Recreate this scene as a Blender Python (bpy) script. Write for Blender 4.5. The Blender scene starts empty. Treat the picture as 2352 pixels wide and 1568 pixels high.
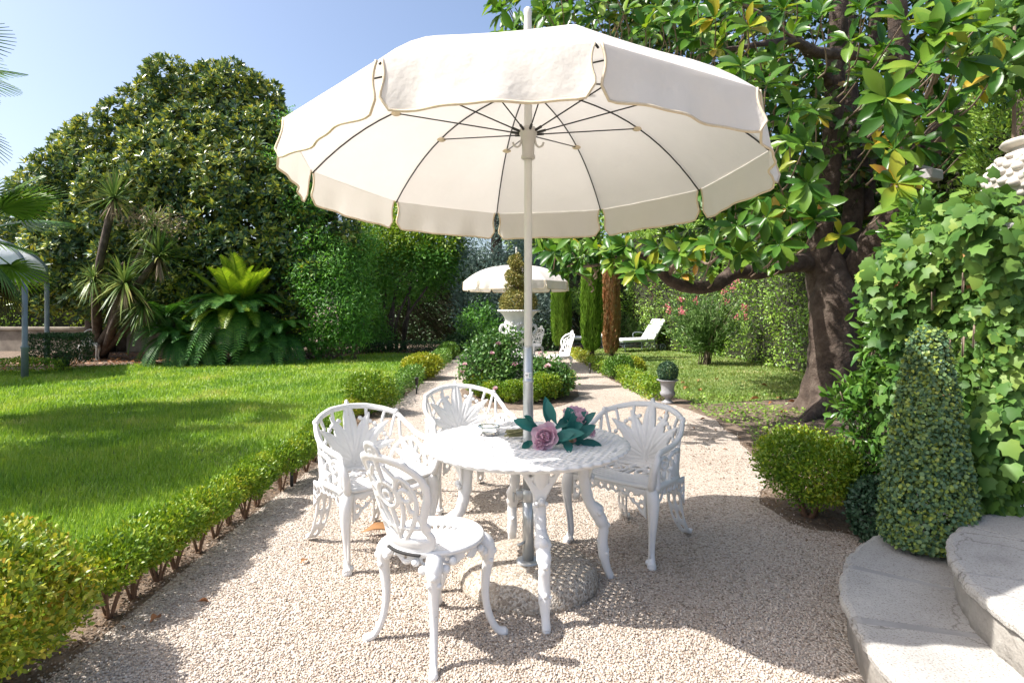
import bpy, math, random
import numpy as np
from mathutils import Vector, Matrix

# ------------------------------------------------------------------ camera, sky, sun, exposure
sc = bpy.context.scene
COL = sc.collection
R = math.radians
EYE, FPX, CX, HOR = 1.45, 1372.0, 1176.0, 698.0      # eye height, focal length, centre column and horizon row
cd = bpy.data.cameras.new("camera"); cam = bpy.data.objects.new("camera", cd); COL.objects.link(cam)
cd.sensor_width = 36.0; cd.lens = 21.0; cd.shift_y = -0.0365; cd.clip_start = 0.05; cd.clip_end = 2000
cam.location = (0, 0, EYE); cam.rotation_euler = (R(90), 0, 0)
sc.camera = cam
SUN_EL, SUN_DIR = R(51), R(10)                        # shadows run towards +x, ten degrees towards +y
w = bpy.data.worlds.new("World"); sc.world = w; w.use_nodes = True
nt = w.node_tree; nt.nodes.clear()
sky = nt.nodes.new("ShaderNodeTexSky"); sky.sky_type = 'NISHITA'; sky.sun_disc = False
sky.sun_elevation = SUN_EL; sky.sun_rotation = R(260)
sky.air_density = 0.85; sky.dust_density = 3.4; sky.ozone_density = 1.0; sky.altitude = 20
bg = nt.nodes.new("ShaderNodeBackground"); bg.inputs[1].default_value = 0.095
wo = nt.nodes.new("ShaderNodeOutputWorld")
nt.links.new(sky.outputs[0], bg.inputs[0]); nt.links.new(bg.outputs[0], wo.inputs[0])
sl = bpy.data.lights.new("sun", 'SUN'); sl.energy = 3.1; sl.angle = R(0.53); sl.color = (1.0, 0.955, 0.90)
so = bpy.data.objects.new("sun", sl); COL.objects.link(so)
ldir = Vector((math.cos(SUN_EL)*math.cos(SUN_DIR), math.cos(SUN_EL)*math.sin(SUN_DIR), -math.sin(SUN_EL)))
so.rotation_euler = ldir.to_track_quat('-Z', 'Y').to_euler(); so.location = (-20, -4, 25)
sc.view_settings.view_transform = 'Standard'; sc.view_settings.look = 'None'
sc.view_settings.exposure = 1.50; sc.view_settings.gamma = 1.0
sc.render.engine = 'CYCLES'
sc.cycles.use_denoising = True
sc.cycles.max_bounces = 8; sc.cycles.diffuse_bounces = 4; sc.cycles.transmission_bounces = 6
sc.cycles.transparent_max_bounces = 8; sc.cycles.caustics_reflective = False; sc.cycles.caustics_refractive = False

rng = np.random.default_rng(7)
random.seed(5)

# ------------------------------------------------------------------ helpers
def gp(x, y, z=0.0):
    "pixel row and column of a point lying at height z -> place"
    Y = (EYE - z)*FPX/(y - HOR)
    return np.array(((x - CX)*Y/FPX, Y, z))

def at(x, y, Y):
    "pixel seen at distance Y -> place"
    return np.array(((x - CX)*Y/FPX, Y, EYE - (y - HOR)*Y/FPX))

def thing(name, label, cat, loc=(0, 0, 0), rz=0.0, group=None):
    o = bpy.data.objects.new(name, None); COL.objects.link(o)
    o.location = [float(v) for v in loc]; o.rotation_euler = (0, 0, rz)
    o.empty_display_size = 0.1
    return tag(o, label, cat, group)

def tag(o, label=None, cat=None, group=None, kind=None):
    if label: o["label"] = label
    if cat: o["category"] = cat
    if group: o["group"] = group
    if kind: o["kind"] = kind
    return o

def make_mesh(name, V, F, smooth=True):
    me = bpy.data.meshes.new(name)
    V = np.asarray(V, np.float32).reshape(-1, 3)
    if isinstance(F, np.ndarray):
        k = F.shape[1]; n = F.shape[0]
        me.vertices.add(len(V)); me.vertices.foreach_set("co", V.ravel())
        me.loops.add(n*k); me.loops.foreach_set("vertex_index", F.astype(np.int32).ravel())
        me.polygons.add(n)
        me.polygons.foreach_set("loop_start", np.arange(0, n*k, k, dtype=np.int32))
        me.update(calc_edges=True)
    else:
        me.from_pydata([tuple(map(float, v)) for v in V], [], [tuple(map(int, f)) for f in F])
    if smooth:
        me.polygons.foreach_set("use_smooth", np.ones(len(me.polygons), bool))
    me.update()
    return me

def link(name, me, mat, parent=None, loc=None):
    if mat and not me.materials: me.materials.append(mat)
    o = bpy.data.objects.new(name, me); COL.objects.link(o)
    if parent: o.parent = parent
    if loc is not None: o.location = [float(v) for v in loc]
    return o

def obj(name, V, F, mat, parent=None, smooth=True, world=False):
    V = np.asarray(V, float).reshape(-1, 3)
    if world and parent:
        V = V - np.array(parent.location)
    return link(name, make_mesh(name, V, F, smooth), mat, parent)

def copy_tree(o, parent=None):
    c = o.copy(); COL.objects.link(c)
    if parent: c.parent = parent
    for ch in list(o.children):
        copy_tree(ch, c)
    return c

class MB:
    "collects shapes for ONE mesh"
    def __init__(s): s.v = []; s.f = []; s.n = 0
    def add(s, V, F):
        V = np.asarray(V, float).reshape(-1, 3)
        s.v.append(V); s.f += [tuple(int(i) + s.n for i in f) for f in F]; s.n += len(V)
        return s
    def build(s, name, mat, parent=None, smooth=True, world=False):
        return obj(name, np.vstack(s.v), s.f, mat, parent, smooth, world)

def box(c, d, rz=0.0, bev=0.0):
    c = np.array(c, float); h = np.array(d, float)/2
    if bev <= 0:
        V = np.array([(x, y, z) for z in (-1, 1) for y in (-1, 1) for x in (-1, 1)], float)*h
        F = [(0, 2, 3, 1), (4, 5, 7, 6), (0, 1, 5, 4), (2, 6, 7, 3), (0, 4, 6, 2), (1, 3, 7, 5)]
    else:
        b = bev; V = []; F = []
        prof = [(-h[2], b), (-h[2] + b, 0), (h[2] - b, 0), (h[2], b)]
        for z, i in prof:
            x, y = h[0] - i, h[1] - i
            q = b*0.6
            V += [(x - q, -y, z), (x, -y + q, z), (x, y - q, z), (x - q, y, z), (-x + q, y, z), (-x, y - q, z), (-x, -y + q, z), (-x + q, -y, z)]
        for k in range(3):
            for i in range(8):
                j = (i + 1) % 8
                F.append((k*8 + i, k*8 + j, k*8 + 8 + j, k*8 + 8 + i))
        F.append(tuple(range(7, -1, -1))); F.append(tuple(range(24, 32)))
        V = np.array(V)
    ca, sa = math.cos(rz), math.sin(rz)
    V = V @ np.array([[ca, sa, 0], [-sa, ca, 0], [0, 0, 1]])
    return V + c, F

def spline(P, n):
    "Catmull-Rom through points (rows may carry radius as extra columns)"
    P = np.asarray(P, float)
    Q = np.vstack([2*P[0] - P[1], P, 2*P[-1] - P[-2]])
    out = []
    m = len(P) - 1
    t = np.linspace(0, m, n)
    for tt in t:
        i = min(int(tt), m - 1); u = tt - i
        a, b, c, d = Q[i], Q[i+1], Q[i+2], Q[i+3]
        out.append(0.5*((2*b) + (c - a)*u + (2*a - 5*b + 4*c - d)*u*u + (3*b - a - 3*c + d)*u**3))
    return np.array(out)

def tube(P, r, seg=8, n=None, caps=True, flat=1.0):
    "sweep a circle along points; P may hold a 4th column of radii"
    P = np.asarray(P, float)
    if P.shape[1] == 3:
        P = np.c_[P, np.full(len(P), r) if np.isscalar(r) else r]
    if n: P = spline(P, n)
    C, rad = P[:, :3], np.maximum(P[:, 3], 1e-4)
    T = np.gradient(C, axis=0); T /= np.linalg.norm(T, axis=1)[:, None] + 1e-12
    up = np.array((0, 0, 1.0)) if abs(T[0][2]) < 0.9 else np.array((0, 1.0, 0))
    A = np.cross(T[0], up); A /= np.linalg.norm(A)
    V = []
    th = np.linspace(0, 2*np.pi, seg, endpoint=False)
    for i in range(len(C)):
        A = A - T[i]*A.dot(T[i]); A /= np.linalg.norm(A) + 1e-12
        B = np.cross(T[i], A)
        V.append(C[i] + rad[i]*(np.cos(th)[:, None]*A + flat*np.sin(th)[:, None]*B))
    V = np.vstack(V); F = []
    for i in range(len(C) - 1):
        for j in range(seg):
            k = (j + 1) % seg
            F.append((i*seg + j, i*seg + k, (i+1)*seg + k, (i+1)*seg + j))
    if caps:
        F.append(tuple(range(seg - 1, -1, -1))); F.append(tuple(range((len(C)-1)*seg, len(C)*seg)))
    return V, F

def lathe(prof, seg=24, c=(0, 0, 0), cap=True, flute=None):
    V = []; F = []
    th = np.linspace(0, 2*np.pi, seg, endpoint=False)
    for r, z in prof:
        rr = np.full(seg, r)
        if flute and flute[0] <= z <= flute[1]: rr = r*(1 + flute[2]*np.cos(th*flute[3]))
        V.append(np.c_[rr*np.cos(th), rr*np.sin(th), np.full(seg, z)])
    for i in range(len(prof) - 1):
        for j in range(seg):
            k = (j + 1) % seg
            F.append((i*seg + j, i*seg + k, (i+1)*seg + k, (i+1)*seg + j))
    if cap:
        F.append(tuple(range(seg - 1, -1, -1))); F.append(tuple(range((len(prof)-1)*seg, len(prof)*seg)))
    return np.vstack(V) + np.array(c, float), F

def ball(c, r, seg=10, rings=6):
    r = np.broadcast_to(np.array(r, float), 3)
    a = np.linspace(-np.pi/2, np.pi/2, rings + 1)
    V, F = lathe([(max(math.cos(t), 1e-3), math.sin(t)) for t in a], seg)
    return V*r + np.array(c, float), F

# ------------------------------------------------------------------ cast lace: a flat pattern with holes, raised and bent
def seg_d(U, V, a, b):
    ax, ay = a; bx, by = b
    dx, dy = bx - ax, by - ay
    t = np.clip(((U - ax)*dx + (V - ay)*dy)/(dx*dx + dy*dy + 1e-12), 0, 1)
    return np.hypot(U - ax - t*dx, V - ay - t*dy), t

def stroke(U, V, pts, w0, w1=None):
    f = np.full(U.shape, -9.0); w1 = w0 if w1 is None else w1
    n = len(pts) - 1
    for i in range(n):
        d, t = seg_d(U, V, pts[i], pts[i+1])
        f = np.maximum(f, w0 + (w1 - w0)*(i + t)/n - d)
    return f

def leaf_f(U, V, a, ang, L, wd, bend=0.0, vein=True):
    "almond leaf from a, ang from vertical (clockwise)"
    s, c = math.sin(ang), math.cos(ang)
    x = (U - a[0])*c - (V - a[1])*s
    y = (U - a[0])*s + (V - a[1])*c
    t = np.clip(y/L, 0, 1)
    x = x - bend*t*t
    wv = wd*np.sin(np.pi*np.clip(t, 0, 1)**0.8)**0.8
    f = wv - np.abs(x)
    f = np.where((y < 0) | (y > L), -np.hypot(x, np.where(y < 0, y, y - L)), f)
    return f

def arc_pts(cx, cy, r, a0, a1, n=14, r1=None):
    a = np.linspace(a0, a1, n); rr = np.linspace(r, r if r1 is None else r1, n)
    return list(zip(cx + rr*np.cos(a), cy + rr*np.sin(a)))

def lace(f, us, vs, T, mapf, relief=0.010, back=True, groove=None):
    """f(U,V)>0 is metal. One closed, rounded plate, bent by mapf(u,v,w)."""
    U, V = np.meshgrid(us, vs, indexing='ij')
    Fv = f(U, V)
    ok = (Fv[:-1, :-1] + Fv[1:, :-1] + Fv[:-1, 1:] + Fv[1:, 1:]) > 0
    nu, nv = U.shape
    cnt = np.zeros((nu, nv), int)
    for a, b in ((0, 0), (1, 0), (0, 1), (1, 1)):
        cnt[a:nu-1+a, b:nv-1+b] += ok
    edge = (cnt > 0) & (cnt < 4)
    e = 1e-3; hu, hv = us[1] - us[0], vs[1] - vs[0]
    for _ in range(2):
        f0 = f(U, V); gu = (f(U + e, V) - f0)/e; gv = (f(U, V + e) - f0)/e
        g2 = gu*gu + gv*gv + 1e-3
        du = np.clip(-f0*gu/g2, -hu*0.6, hu*0.6); dv = np.clip(-f0*gv/g2, -hv*0.6, hv*0.6)
        U = np.where(edge, U + du, U); V = np.where(edge, V + dv, V)
    f1 = np.clip(f(U, V), 0, None); f1 = np.where(edge, 0, f1)
    W = T*np.sqrt(np.clip(f1/relief, 0, 1))
    if groove is not None: W = W*groove(U, V)
    used = cnt > 0
    idx = -np.ones((nu, nv), int); idx[used] = np.arange(used.sum()); N = used.sum()
    top = mapf(U[used], V[used], 0.35*T + 0.65*W[used])
    bot = mapf(U[used], V[used], -0.35*T - 0.65*W[used] if back else np.full(N, -0.35*T))
    VV = np.vstack([top, bot])
    i, j = np.nonzero(ok)
    q = np.c_[idx[i, j], idx[i+1, j], idx[i+1, j+1], idx[i, j+1]]
    Fs = [q, q[:, ::-1] + N]
    def walls(mask_a, ia, ib):
        Fs.append(np.c_[ib, ia, ia + N, ib + N])
    pad = np.zeros((nu + 1, nv + 1), bool); pad[1:nu, 1:nv] = ok
    # boundary edges
    a = ok & ~pad[1:nu, 0:nv-1]; i, j = np.nonzero(a); walls(a, idx[i, j], idx[i+1, j])
    a = ok & ~pad[1:nu, 2:nv+1]; i, j = np.nonzero(a); walls(a, idx[i+1, j+1], idx[i, j+1])
    a = ok & ~pad[0:nu-1, 1:nv]; i, j = np.nonzero(a); walls(a, idx[i, j+1], idx[i, j])
    a = ok & ~pad[2:nu+1, 1:nv]; i, j = np.nonzero(a); walls(a, idx[i+1, j], idx[i+1, j+1])
    return VV, np.vstack(Fs)

# ------------------------------------------------------------------ leaves
LEAF = {}
LEAF['small'] = (np.array([(0, 0, 0), (.5, .5, .10), (0, 1, 0), (-.5, .5, .10)]), np.array([(0, 1, 2), (0, 2, 3)]))
LEAF['oval'] = (np.array([(0, 0, 0), (.36, .28, .05), (.5, .58, .06), (0, 1, -.10), (-.5, .58, .06), (-.36, .28, .05), (0, .45, -.02)]),
                np.array([(0, 1, 6), (1, 2, 6), (2, 3, 6), (3, 4, 6), (4, 5, 6), (5, 0, 6)]))
LEAF['mag'] = (np.array([(0, -.12, 0), (.20, .12, .05), (.45, .36, .09), (.46, .62, .07), (.25, .87, -.02), (0, 1, -.10),
                         (-.25, .87, -.02), (-.46, .62, .07), (-.45, .36, .09), (-.20, .12, .05), (0, .12, .0), (0, .36, .0), (0, .62, -.02), (0, .87, -.07)]),
               np.array([(0, 1, 10), (1, 2, 11), (1, 11, 10), (2, 3, 12), (2, 12, 11), (3, 4, 13), (3, 13, 12), (4, 5, 13),
                         (5, 6, 13), (6, 7, 12), (6, 12, 13), (7, 8, 11), (7, 11, 12), (8, 9, 10), (8, 10, 11), (9, 0, 10)]))
_iv = [(0, 0, 0), (.24, -.10, -.03), (.50, .12, -.06), (.40, .34, .02), (.46, .60, -.05), (.24, .68, .02), (0, 1, -.08),
       (-.24, .68, .02), (-.46, .60, -.05), (-.40, .34, .02), (-.50, .12, -.06), (-.24, -.10, -.03), (0, .36, .07)]
LEAF['ivy'] = (np.array(_iv), np.array([(i, (i + 1) % 12, 12) for i in range(12)]))
LEAF['blade'] = (np.array([(-.5, 0, 0), (.5, 0, 0), (.42, .55, .08), (-.42, .55, .08), (0, 1, 0)]), np.array([(0, 1, 2), (0, 2, 3), (3, 2, 4)]))

def norm(a): return a/(np.linalg.norm(a, axis=-1, keepdims=True) + 1e-9)

def frames(P, D, N, L, Wd):
    "per-leaf matrices: columns side*W, dir*L, normal*L"
    D = norm(D); S = norm(np.cross(D, N)); Z = np.cross(S, D)
    L = np.broadcast_to(L, (len(P),)); Wd = np.broadcast_to(Wd, (len(P),))
    M = np.stack([S*Wd[:, None], D*L[:, None], Z*L[:, None]], axis=1)     # rows = axes
    return P, M

def leaf_mesh(kind, P, M):
    V0, F0 = LEAF[kind]
    V = np.einsum('kc,ncd->nkd', V0, M) + P[:, None, :]
    F = (F0[None] + (np.arange(len(P))*len(V0))[:, None, None]).reshape(-1, 3)
    return V.reshape(-1, 3), F

_leafme = {}
def leaf_parts(kind, P, M, mat, parent, name='leaf'):
    key = (kind, mat.name)
    if key not in _leafme:
        V0, F0 = LEAF[kind]; me = make_mesh('leaf_' + kind, V0, F0); me.materials.append(mat); _leafme[key] = me
    base = np.array(parent.location)
    for p, m in zip(P, M):
        o = bpy.data.objects.new(name, _leafme[key]); COL.objects.link(o); o.parent = parent
        mm = Matrix(((m[0][0], m[1][0], m[2][0], p[0]-base[0]), (m[0][1], m[1][1], m[2][1], p[1]-base[1]), (m[0][2], m[1][2], m[2][2], p[2]-base[2]), (0, 0, 0, 1)))
        o.matrix_basis = mm

def foliage(parent, kind, P, M, mat, parts=0, name='foliage', score=None):
    "the largest leaves in view as parts, the rest as one part"
    if parts:
        if score is None: score = 1.0/(np.linalg.norm(P - np.array((0, 0, EYE)), axis=1))
        order = np.argsort(-score); a = order[:parts]; b = order[parts:]
        leaf_parts(kind, P[a], M[a], mat, parent)
    else: b = np.arange(len(P))
    V, F = leaf_mesh(kind, P[b], M[b])
    o = obj(name, V, F, mat, parent, True, True)
    if len(b) > 60: o["kind"] = "stuff"
    return o

def sph(n): return norm(rng.normal(size=(n, 3)))

def shell(blobs, n, thick=0.25, rough=0.10, cull=0.82, front=True, zmin=None):
    "points near the skin of a union of ellipsoids, with outward normals"
    B = np.array([list(b[0]) + list(np.broadcast_to(b[1], 3)) for b in blobs], float)
    area = (B[:, 3]*B[:, 5] + B[:, 3]*B[:, 4] + B[:, 4]*B[:, 5])
    k = rng.choice(len(B), size=int(n*1.9), p=area/area.sum())
    d = sph(len(k))
    fac = 1 - thick*rng.random(len(k))**1.6 + rough*rng.normal(size=len(k))
    C, r = B[k, :3], B[k, 3:]
    P = C + d*r*fac[:, None]; N = norm(d/r)
    keep = np.ones(len(k), bool)
    for i in range(len(B)):
        q = ((P - B[i, :3])/(B[i, 3:]*cull)); keep &= ~((q*q).sum(1) < 1) | (k == i)
    if front:
        view = norm(P - np.array((0, 0, EYE)))
        keep &= ((N*view).sum(1) < 0.25) | (rng.random(len(k)) < 0.3)
    if zmin is not None: keep &= P[:, 2] > zmin
    P, N = P[keep], N[keep]
    return P[:n], N[:n]

def clumps(P, N, k, rad, L, Wd, out=0.6, up=0.2, jit=0.8, flat=0.5):
    n = len(P)
    PP = np.repeat(P, k, 0) + rng.normal(size=(n*k, 3))*rad
    NN = np.repeat(N, k, 0)
    D = NN*out + sph(n*k)*jit + np.array((0, 0, up))
    Nn = NN*flat + sph(n*k)*0.6 + np.array((0, 0, 0.35))
    s = rng.uniform(0.7, 1.25, n*k)
    return frames(PP, D, Nn, L*s, Wd*s)

def rosettes(P, N, k, L, Wd, up=.5):
    n = len(P); ax = norm(N*.75 + sph(n)*.35 + np.array((0, 0, up)))
    e1 = norm(np.cross(ax, sph(n))); e2 = np.cross(ax, e1)
    a = (np.arange(k)*2.4)[None] + rng.random((n, 1))*6.28; el = np.radians(rng.uniform(0, 70, (n, k)))
    d = (e1[:, None]*np.cos(a)[..., None] + e2[:, None]*np.sin(a)[..., None])*np.cos(el)[..., None] + ax[:, None]*np.sin(el)[..., None]
    nn = ax[:, None] - d*.3 + rng.normal(size=d.shape)*.15
    s = rng.uniform(.7, 1.2, n*k)
    return frames(np.repeat(P, k, 0) + d.reshape(-1, 3)*L*.08, d.reshape(-1, 3), nn.reshape(-1, 3), L*s, Wd*s)

def inside(poly, X, Y):
    poly = np.asarray(poly, float); c = np.zeros(len(X), bool); n = len(poly)
    for i in range(n):
        x0, y0 = poly[i]; x1, y1 = poly[(i+1) % n]
        hit = ((y0 > Y) != (y1 > Y)) & (X < (x1 - x0)*(Y - y0)/(y1 - y0 + 1e-12) + x0)
        c ^= hit
    return c

def rot2(P, a):
    c, s = math.cos(a), math.sin(a)
    return P @ np.array([[c, s, 0], [-s, c, 0], [0, 0, 1]])

# ------------------------------------------------------------------ materials
def newmat(name):
    m = bpy.data.materials.new(name); m.use_nodes = True
    n = m.node_tree; n.nodes.clear()
    out = n.nodes.new("ShaderNodeOutputMaterial"); b = n.nodes.new("ShaderNodeBsdfPrincipled")
    n.links.new(b.outputs[0], out.inputs[0])
    return m, n, b, out

def ramp(n, stops, fac=None):
    r = n.nodes.new("ShaderNodeValToRGB"); e = r.color_ramp.elements
    while len(e) < len(stops): e.new(0.5)
    for q, (p, c) in zip(e, stops): q.position = p; q.color = (*c, 1)
    if fac is not None: n.links.new(fac, r.inputs[0])
    return r

def noise(n, scale, detail=4, rough=0.6, coord='Object'):
    tc = n.nodes.new("ShaderNodeTexCoord"); t = n.nodes.new("ShaderNodeTexNoise")
    t.inputs['Scale'].default_value = scale; t.inputs['Detail'].default_value = detail; t.inputs['Roughness'].default_value = rough
    n.links.new(tc.outputs[coord], t.inputs['Vector'])
    return t

def bump(n, b, h, strength, dist=0.01):
    q = n.nodes.new("ShaderNodeBump"); q.inputs['Strength'].default_value = strength; q.inputs['Distance'].default_value = dist
    n.links.new(h, q.inputs['Height']); n.links.new(q.outputs[0], b.inputs['Normal'])
    return q

def simple(name, stops, scale=8, rough=0.5, bumps=0.0, bscale=60, metal=0.0, bdist=0.004, spec=0.5):
    m, n, b, out = newmat(name)
    t = noise(n, scale); r = ramp(n, stops, t.outputs[0]); n.links.new(r.outputs[0], b.inputs['Base Color'])
    b.inputs['Roughness'].default_value = rough; b.inputs['Metallic'].default_value = metal
    b.inputs['Specular IOR Level'].default_value = spec
    if bumps:
        t2 = noise(n, bscale, 5); bump(n, b, t2.outputs[0], bumps, bdist)
    return m

def leafmat(name, stops, rough=0.4, trans=0.25, nscale=1.5, nmix=0.4, tcol=None, spec=0.4):
    if tcol or 'needle' in name: stops = [(q, tuple(min(.5, v*1.22) for v in c)) for q, c in stops]
    m, n, b, out = newmat(name)
    g = n.nodes.new("ShaderNodeNewGeometry"); oi = n.nodes.new("ShaderNodeObjectInfo")
    ad = n.nodes.new("ShaderNodeMath"); ad.operation = 'ADD'; fr = n.nodes.new("ShaderNodeMath"); fr.operation = 'FRACT'
    n.links.new(g.outputs['Random Per Island'], ad.inputs[0]); n.links.new(oi.outputs['Random'], ad.inputs[1]); n.links.new(ad.outputs[0], fr.inputs[0])
    tx = n.nodes.new("ShaderNodeTexNoise"); tx.inputs['Scale'].default_value = nscale; tx.inputs['Detail'].default_value = 2
    n.links.new(g.outputs['Position'], tx.inputs['Vector'])
    mr = n.nodes.new("ShaderNodeMapRange"); mr.inputs[1].default_value = 0.3; mr.inputs[2].default_value = 0.7
    n.links.new(tx.outputs[0], mr.inputs[0])
    mx = n.nodes.new("ShaderNodeMix"); mx.data_type = 'FLOAT'; mx.inputs[0].default_value = nmix
    n.links.new(fr.outputs[0], mx.inputs[2]); n.links.new(mr.outputs[0], mx.inputs[3])
    r = ramp(n, stops, mx.outputs[0]); n.links.new(r.outputs[0], b.inputs['Base Color'])
    b.inputs['Roughness'].default_value = rough; b.inputs['Specular IOR Level'].default_value = spec
    tr = n.nodes.new("ShaderNodeBsdfTranslucent"); ms = n.nodes.new("ShaderNodeMixShader"); ms.inputs[0].default_value = trans
    if tcol:
        mc = n.nodes.new("ShaderNodeMix"); mc.data_type = 'RGBA'; mc.blend_type = 'MULTIPLY'; mc.inputs[0].default_value = 1
        n.links.new(r.outputs[0], mc.inputs[6]); mc.inputs[7].default_value = (*tcol, 1); n.links.new(mc.outputs[2], tr.inputs[0])
    else: n.links.new(r.outputs[0], tr.inputs[0])
    n.links.new(b.outputs[0], ms.inputs[1]); n.links.new(tr.outputs[0], ms.inputs[2]); n.links.new(ms.outputs[0], out.inputs[0])
    return m

M = {}
def ironmat():
    m, n, b, out = newmat('white_cast_iron')
    a = noise(n, 5, 5, 0.65); r = ramp(n, [(0.25, (.60, .595, .58)), (0.45, (.69, .69, .68)), (0.75, (.75, .75, .74))], a.outputs[0])
    s = noise(n, 46, 3, 0.6); rs = ramp(n, [(0.25, (.55, .46, .38)), (0.30, (1, 1, 1))], s.outputs[0])
    q = n.nodes.new("ShaderNodeMix"); q.data_type = 'RGBA'; q.blend_type = 'MULTIPLY'; q.inputs[0].default_value = 1
    n.links.new(r.outputs[0], q.inputs[6]); n.links.new(rs.outputs[0], q.inputs[7]); n.links.new(q.outputs[2], b.inputs['Base Color'])
    b.inputs['Roughness'].default_value = 0.45
    t = noise(n, 120, 4); bump(n, b, t.outputs[0], 0.35, 0.003)
    return m
M['iron'] = ironmat()
M['iron_old'] = simple('weathered_white_iron', [(0.35, (.42, .41, .38)), (0.65, (.68, .67, .64))], 14, 0.6, 0.3, 90)
M['dark_slot'] = simple('dark_slot', [(0, (.015, .014, .013)), (1, (.03, .03, .03))], 10, 0.8)
M['pole'] = simple('ivory_painted_pole', [(0.3, (.60, .59, .54)), (0.8, (.66, .65, .60))], 5, 0.35)
M['pole_steel'] = simple('galvanised_pole', [(0.3, (.42, .44, .44)), (0.7, (.52, .54, .54))], 14, 0.32, 0.1, 50, metal=0.55)
M['hub'] = simple('grey_plastic_hub', [(0, (.44, .42, .38)), (1, (.50, .48, .44))], 10, 0.45)
M['rib'] = simple('black_steel_rib', [(0, (.012, .011, .010)), (1, (.022, .02, .018))], 10, 0.4)
M['piping'] = simple('beige_edge_tape', [(0.3, (.60, .50, .34)), (0.7, (.68, .58, .42))], 40, 0.8, 0.3, 300)

def fabric(name, c0, c1, trans):
    m, n, b, out = newmat(name)
    t = noise(n, 3.0); r = ramp(n, [(0.3, c0), (0.7, c1)], t.outputs[0]); n.links.new(r.outputs[0], b.inputs['Base Color'])
    b.inputs['Roughness'].default_value = 0.85; b.inputs['Specular IOR Level'].default_value = 0.2
    t2 = noise(n, 7, 4, 0.55); bump(n, b, t2.outputs[0], 0.42, 0.03)
    tr = n.nodes.new("ShaderNodeBsdfTranslucent"); n.links.new(r.outputs[0], tr.inputs[0])
    ms = n.nodes.new("ShaderNodeMixShader"); ms.inputs[0].default_value = trans
    n.links.new(b.outputs[0], ms.inputs[1]); n.links.new(tr.outputs[0], ms.inputs[2]); n.links.new(ms.outputs[0], out.inputs[0])
    return m
M['canvas'] = fabric('cream_canvas', (.72, .685, .635), (.76, .725, .675), 0.28)
M['cushion'] = fabric('white_cushion', (.82, .82, .81), (.86, .86, .85), 0.0)
M['pavilion'] = fabric('white_pavilion_cloth', (.80, .82, .85), (.84, .86, .88), 0.3)

def gravelmat(name, cols, scale, bstr):
    m, n, b, out = newmat(name)
    tc = n.nodes.new("ShaderNodeTexCoord")
    v = n.nodes.new("ShaderNodeTexVoronoi"); v.inputs['Scale'].default_value = scale
    n.links.new(tc.outputs['Object'], v.inputs['Vector'])
    sx = n.nodes.new("ShaderNodeSeparateColor"); n.links.new(v.outputs['Color'], sx.inputs[0])
    big = noise(n, 0.9, 5, 0.6)
    r = ramp(n, cols, sx.outputs[0])
    mc = n.nodes.new("ShaderNodeMix"); mc.data_type = 'RGBA'; mc.blend_type = 'MULTIPLY'; mc.inputs[0].default_value = 1
    rb = ramp(n, [(0.32, (.84, .815, .79)), (0.60, (1, 1, 1))], big.outputs[0])
    n.links.new(r.outputs[0], mc.inputs[6]); n.links.new(rb.outputs[0], mc.inputs[7]); n.links.new(mc.outputs[2], b.inputs['Base Color'])
    b.inputs['Roughness'].default_value = 0.85; b.inputs['Specular IOR Level'].default_value = 0.25
    iv = n.nodes.new("ShaderNodeMath"); iv.operation = 'SUBTRACT'; iv.inputs[0].default_value = 1
    n.links.new(v.outputs['Distance'], iv.inputs[1])
    bump(n, b, iv.outputs[0], bstr, 0.012)
    return m
GR = [(0.0, (.20, .155, .12)), (0.22, (.43, .355, .285)), (0.55, (.56, .48, .405)), (0.85, (.65, .585, .51)), (1.0, (.30, .275, .25))]
M['gravel'] = gravelmat('beige_gravel', GR, 95, 1.0)
M['pebblecrete'] = gravelmat('exposed_aggregate', [(0, (.22, .18, .14)), (.4, (.42, .36, .29)), (.8, (.56, .51, .44)), (1, (.30, .28, .25))], 105, 0.5)
M['pebble'] = leafmat('gravel_stone', GR, 0.8, 0.0, 1.1, 0.28, spec=0.25)
M['soil'] = simple('dry_soil_with_litter', [(0.25, (.085, .058, .04)), (0.5, (.17, .125, .09)), (0.75, (.27, .20, .145))], 9, 0.95, 0.8, 45, bdist=.03)
M['lawn'] = simple('lawn_ground', [(0.3, (.08, .15, .025)), (0.55, (.14, .22, .04)), (0.75, (.22, .26, .08))], 1.6, 0.95, 0.8, 60, bdist=.03)
M['grass'] = leafmat('grass_blade', [(0.1, (.095, .205, .022)), (0.45, (.19, .32, .035)), (0.75, (.285, .385, .065)), (0.95, (.42, .42, .15))], 0.5, 0.4, 0.9, 0.62, (1.2, 1.15, .6))
M['grass_dry'] = leafmat('grass_blade_dry', [(0.1, (.10, .17, .03)), (0.5, (.17, .23, .05)), (0.8, (.27, .28, .10)), (0.95, (.36, .31, .15))], 0.5, 0.35, 0.5, 0.6, (1.2, 1.2, .7))
M['bark'] = simple('magnolia_bark', [(0.25, (.028, .020, .015)), (0.5, (.070, .048, .035)), (0.75, (.135, .105, .082))], 7, 0.9, 0.9, 22, bdist=.03)
M['twig'] = simple('pale_twig', [(0.3, (.12, .085, .06)), (0.7, (.25, .19, .14))], 20, 0.85, 0.3, 60)
M['stem_red'] = simple('reddish_woody_stem', [(0.3, (.13, .07, .04)), (0.7, (.24, .14, .085))], 30, 0.9, 0.4, 80)
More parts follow.
